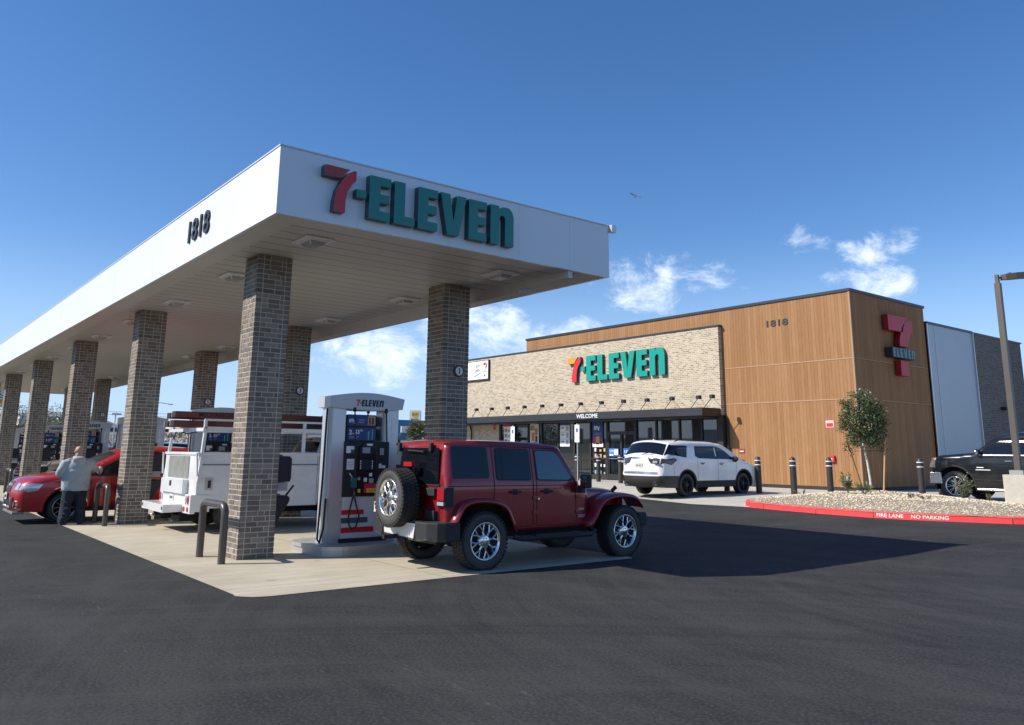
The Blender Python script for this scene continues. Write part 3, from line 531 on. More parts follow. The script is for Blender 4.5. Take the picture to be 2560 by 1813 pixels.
for i, (x0, x1) in enumerate(zip(mull, mull[1:])):
    if i == 7: continue
    f = MB(); f.box((x0-.045, YB-.03, .50), (x0+.045, YB+.10, 3.24)); f.box((x0+.045, YB-.02, .50), (x1-.045, YB+.08, .60)); f.box((x0+.045, YB-.02, 1.38), (x1-.045, YB+.06, 1.43)); f = sc(f, 'window', matte); g = MB(); g.quad((x0+.045, YB+.03, .6), (x1-.045, YB+.03, .6), (x1-.045, YB+.03, 3.24), (x0+.045, YB+.03, 3.24)); off = Vector(st.location); g.v = [tuple(Vector(p)-off) for p in g.v]; g.build('pane', storeglass, f)
f = MB(); x0, x1 = -29.45, -27.49
f.box((x0-.05, YB-.06, .4), (x0+.07, YB+.1, 3.24)); f.box((x1-.07, YB-.06, .4), (x1+.05, YB+.1, 3.24)); f.box((x0+.07, YB-.05, 2.58), (x1-.07, YB+.1, 2.74)); f.box((x0+.07, YB-.05, .4), (x1-.07, YB+.05, .66)); f.box((-28.53, YB-.055, .66), (-28.41, YB+.05, 2.58))
f.box((x0+.07, YB-.04, .66), (x0+.15, YB+.04, 2.58)); f.box((x1-.15, YB-.04, .66), (x1-.07, YB+.04, 2.58)); dr = sc(f, 'door', mat('door frame black', (.022, .022, .024), .45))
g = MB(); g.quad((x0+.07, YB+.02, .66), (x1-.07, YB+.02, .66), (x1-.07, YB+.02, 3.24), (x0+.07, YB+.02, 3.24)); g.v = [tuple(Vector(p)-off) for p in g.v]; g.build('pane', storeglass, dr)
g = MB(); g.bar((-28.62, YB-.11, 1.42), (-29.25, YB-.11, 1.42), .03); g.bar((-28.32, YB-.11, 1.42), (-27.7, YB-.11, 1.42), .03); g.v = [tuple(Vector(p)-off) for p in g.v]; g.build('handle', alu, dr)
# displays seen through the glass
g = MB(); rn = random.Random(5); shelf = mat('shelf goods', (.3, .3, .26), .6)
for x in (-30.3, -29.95, -29.65):
    for z in (.65, 1.0, 1.45, 1.75): g.use([swhite, ltan, lcyan, lgrey][rn.randrange(4)]); g.box((x-.09, YB-.004, z), (x+.07*rn.random(), YB+.02, z+.1+.1*rn.random()))
sc(g, 'window_display')
# awning
aw = MB(); aw.prism([(-43.9, 0), (-22.35, 0), (-22.35, -.0), (-23.35, -.0)][:2]+[(-22.35, .0), (-22.35, .0)][:0]+[(-22.35, .34), (-47, .34)], (0, 28.2, 3.30), (1, 0, 0), (0, 0, 1), (0, .04, 0))
awp = MB(); awp.add([(-43.9, 28.15, 3.31), (-22.45, 28.15, 3.31), (-22.45, YB, 3.31), (-44.2, YB, 3.31), (-43.9, 28.15, 3.66), (-22.45, 28.15, 3.66), (-22.45, YB, 3.66), (-44.2, YB, 3.66)], [(0, 1, 2, 3), (4, 7, 6, 5), (0, 4, 5, 1), (1, 5, 6, 2), (3, 2, 6, 7), (0, 3, 7, 4)], None, False); awo = sc(awp, 'awning', awnm, bevel=.01)
g = MB(); g.box((-43.9, 28.25, 3.24), (-22.6, YB-.06, 3.305)); g.v = [tuple(Vector(p)-off) for p in g.v]; g.build('awning_underside', matte, awo)
g = MB(); g.use(swhite); put_text(g, 'WELCOME', (-30.35, 28.148, 3.375), (1, 0, 0), (0, 0, 1), .20, 1.52, .02, .014); g.v = [tuple(Vector(p)-off) for p in g.v]; g.build('lettering', None, awo)
g = MB(); g.use(mat('downlight', (.8, .7, .5), .3)); 
for x in (-28.2, -25.0, -31.4, -34.6): g.box((x-.2, 28.8, 3.232), (x+.2, 28.9, 3.238))
g.v = [tuple(Vector(p)-off) for p in g.v]; g.build('soffit_light', None, awo)
g = MB(); g.tube([(-22.28, YW-.10, 3.3), (-22.2, YW-.12, 3.0), (-22.2, YW-.12, .4)], .045, 8); sc(g, 'downspout', matte); g = MB(); g.tube([(-41.35, YB-.05, 3.3), (-41.1, YB-.08, 2.9), (-41.1, YB-.08, .4)], .045, 8); sc(g, 'downspout', matte)
# lamps that stand on the awning
def awl():
    o = empty('awning_lamp', (0, 0, 0)); b = MB(); b.bar((-.42, -.02, -.44), (.0, -.02, -.02), .022); b.bar((.06, .55, -.44), (0, .0, 0), .010); b.build('arm', matte, o); b = MB(); b.box((-.085, -.10, -.07), (.085, .10, .08)); b.build('head', matte, o, bevel=.012); return o
al = awl()
for i in range(13):
    o = al if i == 0 else copy_tree(al); x = -39.52+1.508*i if i < 12 else -21.95-.45; o.location = (x if i < 12 else -22.2, 28.55, 4.12)
    tag(o, 'small black flood lamp on the awning, %s from the left' % names[i], 'lamp', 'flood lamps along the awning')
# signs on the store
def sign_empty(name, loc, label, cat='sign', group=None): return empty(name, loc, 0, label, cat, group)
n0 = set(bpy.data.objects); s = sign_empty('wall_sign', (-29, YB, 5.3), 'large green and red letters 7-ELEVEN on the cream brick store front'); n1 = set(bpy.data.objects)
logo('w', (-32.22, YB-.001, 5.34), (1, 0, 0), (0, 0, 1), 1.30, .16, sorange, sred, mat('sign teal green', (.0, .30, .225), .3, coat=.3), sgdark, None); reparent(s, [o for o in bpy.data.objects if o not in n1])
# vertical 7 ELEVEN on the side wall (normal +X, U=+Y)
s = sign_empty('tower_sign', (XS, 33, 5.6), 'tall red numeral 7 crossed by a dark ELEVEN bar on the timber side wall'); n1 = set(bpy.data.objects)
redside = mat('sign red side', (.30, .01, .012), .4); bright = mat('sign red face', (.52, .018, .035), .45)
def pr(nm, P, x0, d, fm, sm):
    b = MB(); b.use(sm); b.prism(P, (XS+x0, 0, 0), (0, 1, 0), (0, 0, 1), (d, 0, 0)); b.use(fm); b.prism(P, (XS+x0+d, 0, 0), (0, 1, 0), (0, 0, 1), (.008, 0, 0)); return b.build(nm, None)
pr('numeral_bar', [(32.0, 7.34), (33.60, 7.34), (33.36, 7.1), (33.20, 6.85), (33.15, 6.70), (32.0, 6.70)], .06, .22, bright, redside)
pr('numeral_stem', [(33.98, 7.28), (33.98, 6.80), (33.75, 6.58), (33.58, 6.35), (33.52, 6.10), (32.82, 6.10), (32.86, 6.4), (33.0, 6.7), (33.22, 7.0), (33.5, 7.2)], .06, .22, bright, redside)
pr('numeral_foot', [(32.78, 5.50), (33.44, 5.50), (33.44, 4.90), (32.78, 4.90)], .06, .22, bright, redside)
o = pr('word_box', [(32.05, 5.60), (33.95, 5.60), (33.95, 6.0), (32.05, 6.0)], .04, .30, mat('box face', (.0, .022, .026), .4), sdark)
b = MB(); b.use(mat('sign pale teal', (.16, .27, .29), .5)); x = 0
for g in 'ELEVEn': b.prism([(q[0]*.36, q[1]*.36) for q in G[g]], (XS+.352, 32.10+x, 5.62), (0, 1, 0), (0, 0, 1), (.006, 0, 0)); x += {'V': .325, 'n': .3}.get(g, .245)*1.22
for k in list(b.v): pass
b.v = [(v[0], 32.10+(v[1]-32.10)*(1.78/(max(q[1] for q in b.v)-32.10)), v[2]) for v in b.v]; b.build('lettering', None, o)
reparent(s, [q for q in bpy.data.objects if q not in n1 and q.parent is None])
b = MB(); b.use(sdark); put_text(b, '1818', (-20.05, YW-.001, 7.00), (1, 0, 0), (0, 0, 1), .28, 1.03, .02, .018); tag(b.build('address_number', None), 'black number 1818 high on the sunlit timber wall of the store', 'house number', 'address numbers')
# vinyl banner, left end of the brick
s = sign_empty('banner', (-40.5, YB, 6.5), 'white rectangular banner with a small red 7 at the left end of the brick front', 'banner'); n1 = set(bpy.data.objects)
b = MB(); b.box((-42.4, YB-.10, 5.95), (-39.4, YB-.02, 7.17)); b.build('board', matte); b = MB(); b.box((-42.35, YB-.115, 6.03), (-39.47, YB-.10, 7.13)); b.build('sheet', swhite)
b = MB(); b.use(lred); b.prism([(0, .36), (.30, .36), (.22, .20), (0, .20)], (-39.95, YB-.116, 6.66), (1, 0, 0), (0, 0, 1), (0, -.004, 0)); b.prism([(.40, .36), (.40, .22), (.30, .0), (.21, .0), (.24, .2), (.34, .34)], (-39.95, YB-.116, 6.62), (1, 0, 0), (0, 0, 1), (0, -.004, 0)); b.box((-39.86, YB-.12, 6.17), (-39.72, YB-.116, 6.30)); b.use(lgrey); put_text(b, 'ELEVEN', (-39.95, YB-.116, 6.42), (1, 0, 0), (0, 0, 1), .11, .38, .003, .02); b.use(mat('banner brown', (.25, .14, .1), .6)); put_text(b, 'NOW', (-40.75, YB-.116, 6.72), (1, .0, .12), (0, 0, 1), .2, .45, .003, .02); put_text(b, 'OPEN', (-40.85, YB-.116, 6.45), (1, .0, .12), (0, 0, 1), .17, .55, .003, .02); b.bar((-40.9, YB-.118, 6.2), (-40.2, YB-.118, 6.42), .03); b.build('print', None); reparent(s, [q for q in bpy.data.objects if q not in n1])
# posters on the glass
def poster(x, z0, z1, w, base, items, label, y=YB-.005):
    b = MB(); b.use(base); b.box((x, y-.006, z0), (x+w, y, z1))
    for k in items:
        if k[0] == 't': b.use(k[5]); put_text(b, k[1], (x+k[2], y-.0065, z0+k[3]), (1, 0, 0), (0, 0, 1), k[4], None, .003, .02)
        else: b.use(k[5]); b.box((x+k[1], y-.010, z0+k[2]), (x+k[3], y-.0065, z0+k[4]))
    tag(b.build('poster', None, norm=False), label, 'poster', 'posters on the shop window')
poster(-37.93, 1.5, 3.26, .62, swhite, [('r', 0, 1.62, .62, 1.76, lred)]+[('r', .06, z, .30, z+.2, mat('poster photo %d' % i, c, .5)) for i, (z, c) in enumerate(((1.3, (.3, .25, .15)), (1.0, (.4, .2, .1)), (.7, (.1, .13, .2)), (.4, (.2, .08, .04)), (.1, (.45, .2, .1))))]+[('r', .36, z, .56, z+.15, lgrey) for z in (.1, .4, .7, 1.0, 1.3)], 'narrow white poster with a column of food photographs behind the first accessible parking sign')
poster(-35.55, 2.12, 3.22, .76, mat('poster cream', (.60, .53, .42), .5), [('t', '$5', .05, .72, .3, sdark), ('r', .42, .5, .68, .85, mat('pizza', (.45, .14, .06), .5)), ('r', .14, .16, .40, .62, mat('pizza', (.45, .14, .06), .5)), ('r', .46, .12, .66, .45, sdark), ('r', .05, 0, .71, .1, lblue2)], 'cream poster reading $5 with pizza slices on the shop window')
poster(-33.02, 2.0, 3.28, .76, swhite, [('r', 0, 1.12, .76, 1.28, lblue), ('t', 'POWER UP', .06, 1.16, .09, swhite)]+[k for z in (.06, .42, .78) for k in (('r', .02, z+.32, .74, z+.335, sdark), ('t', '3.98', .06, z+.14, .11, sdark), ('r', .48, z+.03, .68, z+.28, lgrey))], 'white poster with three prices under a dark blue POWER UP strip')
poster(-30.52, 1.98, 3.27, .76, lblue, [('t', '89¢', .12, .80, .26, swhite), ('r', .1, .68, .66, .70, lgrey), ('r', .16, .6, .6, .62, lgrey), ('r', .0, .0, .76, .20, swhite), ('r', .26, .12, .50, .52, ltan), ('r', .06, .14, .22, .5, lred), ('r', .54, .14, .70, .5, sshade_cup)], 'dark blue poster reading 89¢ above a row of red and tan cups')
poster(-29.32, 1.52, 1.92, .66, lblue2, [('t', '3.79', .05, .2, .12, swhite), ('r', .36, .08, .64, .34, swhite), ('r', .05, .04, .30, .12, swhite)], 'small blue and white flyer on the left door leaf', YB-.045)
poster(-28.32, 1.50, 1.92, .66, lblue2, [('t', '3.29', .05, .2, .12, swhite), ('r', .44, .06, .60, .36, lcyan), ('r', .05, .04, .40, .10, swhite)], 'small blue flyer with a pale bottle on the right door leaf', YB-.045)
poster(-28.3, .42, .98, .72, swhite, [('r', .1, .22, .22, .32, lgrey), ('r', .3, .22, .4, .32, lgrey), ('r', .48, .22, .6, .32, lgrey), ('r', .28, .4, .42, .43, mat('banner brown', (.25, .14, .1), .6))], 'white notice board at the foot of the right door leaf', YB-.07)
poster(-23.4, 1.9, 2.75, .80, mat('frosted poster', (.015, .03, .035), .3), [('r', .12, .45, .6, .62, sdark), ('t', 'ELEVEN', .1, .1, .12, mat('faint grey', (.07, .10, .11), .4))], 'dark poster with a faint 7 near the right end of the shop window')
# small wall items
def wall_item(name, lo, hi, m1, label, cat, extra=None, text=None):
    b = MB(); b.use(m1); b.box(lo, hi)
    if extra:
        for e in extra: b.use(e[0]); b.box(e[1], e[2])
    if text: b.use(text[1]); put_text(b, text[0], text[2], (1, 0, 0), (0, 0, 1), text[3], text[4], .003, .02)
    tag(b.build(name, None, norm=False), label, cat)
wall_item('notice_sign', (-17.60, YW-.02, 2.76), (-17.27, YW, 3.02), swhite, 'small red and white notice on the timber wall left of the tree', 'sign', [(lred, (-17.58, YW-.024, 2.78), (-17.29, YW-.02, 2.93))], ('NOTICE', lred, (-17.56, YW-.0205, 2.95), .05, .27))
wall_item('alarm_bell', (-17.50, YW-.10, 1.44), (-17.30, YW, 1.68), lred, 'red fire connection on the timber wall behind the black bollards', 'fire alarm', [(swhite, (-17.44, YW-.11, 1.5), (-17.38, YW-.10, 1.58))])
wall_item('socket_box', (-16.93, YW-.06, .72), (-16.80, YW, .92), lgrey, 'small grey socket box low on the timber wall near the corner', 'socket', [(swhite, (-16.90, YW-.065, .76), (-16.83, YW-.06, .88))])
wall_item('notice_sign', (-39.0, YB, 2.98), (-38.78, YB+.028, 3.24), lred, 'small red square sign on the brick left of the shop windows', 'sign', [(swhite, (-38.97, YB-.003, 3.12), (-38.81, YB, 3.14))])
wall_item('notice_sign', (-21.75, YW-.02, 1.74), (-21.45, YW, 1.92), mat('maroon label', (.30, .03, .04), .5), 'small maroon sign on the timber wall just right of the awning', 'sign', [(swhite, (-21.7, YW-.023, 1.80), (-21.5, YW-.02, 1.84))])
wall_item('hose_valve', (-21.65, YW-.10, 1.28), (-21.50, YW, 1.46), matte, 'black valve on the timber wall above the white car bonnet', 'valve', [(bronze, (-21.72, YW-.08, 1.4), (-21.65, YW-.02, 1.44))])
b = MB(); b.box((XS-.02, 42.9, 3.92), (XS+.25, 43.5, 4.05)); tag(b.build('wall_light', matte, bevel=.02), 'black slim light on the brick side wall behind the lamp post', 'wall light')
# ---------------------------------------------------------------- vehicles
def resample(pts, g):
    o = [pts[0]]
    for a, b in zip(pts, pts[1:]):
        L = math.dist(a, b); n = max(1, round(L/g))
        for k in range(1, n+1): o.append((a[0]+(b[0]-a[0])*k/n, a[1]+(b[1]-a[1])*k/n))
    return o
def smooth_poly(pts, keep=(), it=2):
    """Chaikin on an open polyline, corners listed in keep stay sharp"""
    p = [(q[0], q[1], i in keep or i in (0, len(pts)-1)) for i, q in enumerate(pts)]
    for _ in range(it):
        o = []
        for i, q in enumerate(p):
            if q[2]: o.append(q); continue
            a, c = p[i-1], p[i+1]; o.append((q[0]*.75+a[0]*.25, q[1]*.75+a[1]*.25, False)); o.append((q[0]*.75+c[0]*.25, q[1]*.75+c[1]*.25, False))
        p = o
    return [(q[0], q[1]) for q in p]
def seg_d(p, a, b):
    ax, ay = b[0]-a[0], b[1]-a[1]; L = ax*ax+ay*ay; t = max(0, min(1, ((p[0]-a[0])*ax+(p[1]-a[1])*ay)/L)) if L else 0
    return math.hypot(p[0]-a[0]-ax*t, p[1]-a[1]-ay*t)
def rounded(P, r=.06, n=4):
    o = []; m = len(P)
    for i in range(m):
        a, p, c = Vector(P[i-1]), Vector(P[i]), Vector(P[(i+1) % m]); u = (a-p); v = (c-p); k = min(r, u.length*.4, v.length*.4); A = p+u.normalized()*k; B = p+v.normalized()*k
        for j in range(n+1): t = j/n; q = A*(1-t)**2+p*2*t*(1-t)+B*t*t; o.append((q.x, q.y))
    return o
def inside(p, poly):
    c = False; j = len(poly)-1
    for i in range(len(poly)):
        if (poly[i][1] > p[1]) != (poly[j][1] > p[1]) and p[0] < (poly[j][0]-poly[i][0])*(p[1]-poly[i][1])/(poly[j][1]-poly[i][1])+poly[i][0]: c = not c
        j = i
    return c
class Car:
    """closed body from a side outline: X(y,z) gives the half width, rounded towards the outline"""
    def __init__(s, root, top, bottom, Wf, Rr=.09, roofb=.05, endb=.10, g=.07):
        s.root = root; s.top = resample(top, g); s.bot = resample(bottom, g); s.W = Wf; s.R = Rr; s.rb = roofb; s.eb = endb; s.g = g
        s.poly = s.top+s.bot[1:-1]; s.coarse = top
    def X(s, y, z):
        d = min(seg_d((y, z), a, b) for a, b in zip(s.coarse, s.coarse[1:])); w = s.W(y, z); R_ = s.R
        return w if d >= R_ else w-R_+math.sqrt(max(0, R_*R_-(R_-d)**2))
    def tri(s, poly, g):
        ys = [p[0] for p in poly]; zs = [p[1] for p in poly]; pts = [Vector(p) for p in poly]; n = len(pts)
        y = min(ys)+g*.5
        while y < max(ys):
            z = min(zs)+g*.5
            while z < max(zs):
                if inside((y, z), poly) and min(seg_d((y, z), poly[i], poly[(i+1) % n]) for i in range(n)) > g*.33: pts.append(Vector((y, z)))
                z += g
            y += g
        v, _, f, *_ = geometry.delaunay_2d_cdt(pts, [(i, (i+1) % n) for i in range(n)], [], 1, 1e-5)
        return [(p.x, p.y) for p in v], [tuple(t) for t in f if inside((sum(v[i].x for i in t)/3, sum(v[i].y for i in t)/3), poly)]
    def side(s, b, poly, off=0, g=None, sides=(1, -1), back=None):
        v, f = s.tri(poly, g or s.g)
        for sd in sides:
            vs = [(sd*(s.X(*p)+off), p[0], p[1]) for p in v]; b.add(vs, f if sd > 0 else [t[::-1] for t in f], None, True)
        return b
    def frame(s, i):
        P = s.top; a = P[max(i-1, 0)]; c = P[min(i+1, len(P)-1)]; d = (c[0]-a[0], c[1]-a[1]); L = math.hypot(*d) or 1; return (-d[1]/L, d[0]/L)
    def sp(s, u, t, off=0):
        P = s.top; i = min(int(u), len(P)-2); f = u-i; y = P[i][0]*(1-f)+P[i+1][0]*f; z = P[i][1]*(1-f)+P[i+1][1]*f
        n0, n1 = s.frame(i), s.frame(i+1); n = (n0[0]*(1-f)+n1[0]*f, n0[1]*(1-f)+n1[1]*f)
        w = s.X(*P[i])*(1-f)+s.X(*P[i+1])*f; bl = s.rb*abs(n[1])+s.eb*abs(n[0]); k = bl*(1-abs(t)**2.2)+off
        return (t*w, y+n[0]*k, z+n[1]*k)
    def param(s, y, z): return min(range(len(s.top)), key=lambda i: math.dist(s.top[i], (y, z)))
    def panel(s, b, p0, p1, t0, t1, off=.004, n=12, m=8, ta=None):
        """patch of the strip surface between outline points p0 and p1; half width t0 at p0 to t1 at p1"""
        u0, u1 = s.param(*p0), s.param(*p1); vs = []
        for j in range(m+1):
            u = u0+(u1-u0)*j/m; h = t0+(t1-t0)*j/m; lo = -h if ta is None else ta
            for i in range(n+1): vs.append(s.sp(u, lo+(h-lo)*i/n, off))
        q = n+1; return b.add(vs, [(j*q+i, j*q+i+1, (j+1)*q+i+1, (j+1)*q+i) for j in range(m) for i in range(n)], None, True)
    def body(s, name, mt):
        b = MB(); s.side(b, s.poly); T = [-1, -.97, -.88, -.7, -.4, 0, .4, .7, .88, .97, 1]; n = len(s.top); vs = []
        for i in range(n):
            w = s.X(*s.top[i])
            for t in T: vs.append(s.sp(i, t) if i < n-1 else s.sp(n-2+.9999, t))
        for i in range(n):
            for k, sd in ((0, -1), (len(T)-1, 1)): vs[i*len(T)+k] = (sd*s.X(*s.top[i]), s.top[i][0], s.top[i][1])
        q = len(T); b.add(vs, [(i*q+k, i*q+k+1, (i+1)*q+k+1, (i+1)*q+k) for i in range(n-1) for k in range(q-1)], None, True)
        B = s.bot; vs = []
        for p in B:
            w = s.X(*p)
            for t in (-1, 1): vs.append((t*w, p[0], p[1]))
        b.use(mt); b.use(under); mk = len(b.f); b.add(vs, [(2*i, 2*i+1, 2*i+3, 2*i+2) for i in range(len(B)-1)], None, False)
        for k in range(mk): b.mi[k] = 0
        o = b.build(name, None, s.root, norm=False)
        bm = bmesh.new(); bm.from_mesh(o.data); bmesh.ops.remove_doubles(bm, verts=bm.verts, dist=.0015); bmesh.ops.recalc_face_normals(bm, faces=bm.faces); bm.to_mesh(o.data); bm.free(); return o
    def line(s, b, pts, w=.008, off=.0015, sides=(1, -1)):
        pts = resample(pts, .06)
        for sd in sides:
            vs = []
            for i, p in enumerate(pts):
                a = pts[max(i-1, 0)]; c = pts[min(i+1, len(pts)-1)]; d = (c[0]-a[0], c[1]-a[1]); L = math.hypot(*d); n = (-d[1]/L*w/2, d[0]/L*w/2)
                for e in (1, -1): q = (p[0]+n[0]*e, p[1]+n[1]*e); vs.append((sd*(s.X(*q)+off), q[0], q[1]))
            b.add(vs, [(2*i, 2*i+1, 2*i+3, 2*i+2) for i in range(len(pts)-1)], None, False)
        return b
def arch(y, z, r, a0=180, a1=0, n=14): return [(y+r*math.cos(R(a0+(a1-a0)*k/n)), z+r*math.sin(R(a0+(a1-a0)*k/n))) for k in range(n+1)]
def wheel(root, x, y, z, r, w, rr, style, tm=None, side=1):
    """tyre with the outer face towards side*X, its rim a child"""
    M = Matrix.Translation((x, y, z)); s = side; b = MB(); hw = w/2
    pr = [(-hw*.72, rr*.98), (-hw*.95, rr+.012), (-hw, (rr+r)/2), (-hw*.93, r-.035), (-hw*.74, r-.006), (-hw*.3, r), (hw*.3, r), (hw*.74, r-.006), (hw*.93, r-.035), (hw, (rr+r)/2), (hw*.95, rr+.012), (hw*.72, rr*.98)]
    b.use(rubber2); b.lathe(pr[:4], 40, M, 'x'); b.lathe(pr[8:], 40, M, 'x'); b.use(rubber); b.lathe(pr[3:9], 40, M, 'x')
    if tm:   # tread blocks
        n = 46
        for k in range(n):
            for j, (xa, xb) in enumerate(((-.92, -.55), (-.48, -.05), (.05, .48), (.55, .92))):
                a = 2*math.pi*(k+.5*(j % 2))/n; q = M @ Matrix.Rotation(a, 4, 'X'); lo = r-.03 if abs(xa+xb) > 1 else r-.012
                b.box((hw*xa, -r*.048, lo), (hw*xb, r*.048, r+.007), q)
    t = b.build('wheel', None, root, norm=True)
    b = MB(); F = s*hw*.80; st = {'m': chrome, 'spoke': chrome, 'back': mat('rim well', (.03, .03, .03), .5, .3)}; st.update(style.get('mats', {}))
    b.use(st['m']); b.lathe([(s*hw*.70, rr), (s*hw*.98, rr+.004), (s*hw*1.0, rr-.004), (s*hw*.97, rr-.016), (s*hw*.72, rr-.028), (s*hw*.3, rr-.034), (-s*hw*.6, rr-.03)], 40, M, 'x')
    b.use(st['back']); b.lathe([(s*hw*.02, rr-.03), (s*hw*.0, .0)], 24, M, 'x'); b.use(st['spoke']); n = style['n']
    hub = style.get('hub', .075)
    b.lathe([(s*hw*.1, hub*1.15), (F, hub*1.1), (F+s*.006, hub*.9), (F+s*.012, hub*.75), (F+s*.014, 0)], 24, M, 'x')
    for k in range(n):
        a0 = 2*math.pi*k/n+style.get('ph', 0)
        def spoke(aa, ab, ra, rb, wa, wb):
            pa = Vector((0, math.cos(aa)*ra, math.sin(aa)*ra)); pb = Vector((0, math.cos(ab)*rb, math.sin(ab)*rb)); d = (pb-pa).normalized(); nn = Vector((0, -d.z, d.y)); x1 = F; x0 = F-s*.035; xc = F+s*.008
            v = []
            for p, ww, dx in ((pa, wa, 0), (pb, wb, -s*.012)): v += [p+nn*ww+Vector((x0+dx, 0, 0)), p+nn*ww*.8+Vector((x1+dx, 0, 0)), p+Vector((xc+dx, 0, 0)), p-nn*ww*.8+Vector((x1+dx, 0, 0)), p-nn*ww+Vector((x0+dx, 0, 0))]
            b.add(v, [(0, 1, 6, 5), (1, 2, 7, 6), (2, 3, 8, 7), (3, 4, 9, 8), (4, 0, 5, 9)], M, False)
        k1 = style['kind']
        if k1 == 'Y': rm = rr*.58; spoke(a0, a0, hub*.8, rm, .020, .018); spoke(a0, a0+.20, rm-.01, rr-.015, .013, .017); spoke(a0, a0-.20, rm-.01, rr-.015, .013, .017)
        elif k1 == 'twin': spoke(a0+.10, a0+style.get('sp', .2), hub*.8, rr-.012, style.get('w', .014), style.get('w', .014)); spoke(a0-.10, a0-style.get('sp', .2), hub*.8, rr-.012, style.get('w', .014), style.get('w', .014))
        else: spoke(a0, a0, hub*.7, rr-.012, style.get('w', .012), style.get('w', .012)*.9)
    b.use(st['back']); 
    for k in range(6): a = k*math.pi/3; b.cyl(M @ Vector((F, .045*math.cos(a), .045*math.sin(a))), M @ Vector((F+s*.018, .045*math.cos(a), .045*math.sin(a))), .009, 6)
    if style.get('cal'): b.use(lred); b.box((s*hw*.1, .09, -.05), (s*hw*.3, .15, .06), M)
    b.build('rim', None, t, norm=True); return t
def lbox(b, car, mt, y, z, w, h, d=.02, sides=(1, -1)):
    b.use(mt)
    for sd in sides: x = sd*car.X(y, z); b.box((min(x-sd*.02, x+sd*d), y-w/2, z-h/2), (max(x-sd*.02, x+sd*d), y+w/2, z+h/2))
def plate(root, y, z, txt, x=0, ny=-1):
    b = MB(); b.use(mat('plate', (.62, .60, .50), .5)); b.box((x-.15, y-.006, z-.075), (x+.15, y+.006, z+.075)); b.use(mat('plate ink', (.05, .07, .20), .5)); put_text(b, txt, (x+ny*.11, y+ny*.007, z-.035), (-ny, 0, 0), (0, 0, 1), .06, .22, .002, .02); return b.build('number_plate', None, root)
def mirror(root, x, y, z, m1, s, w=.20, h=.16):
    b = MB(); b.use(m1); b.ball((s*(x+.14), y+.02, z+.02), (w*.62, .07, h*.62), 14, 8); b.use(matte); b.bar((s*(x-.06), y, z-.04), (s*(x+.08), y, z-.01), .05, .04); b.use(screeng); b.lathe([(0, 0), (0, h*.42)], 14, Matrix.Translation((s*(x+.14), y-.052, z+.02)) @ Matrix.Rotation(R(90), 4, 'Z'), 'x'); return b.build('wing_mirror', None, root)
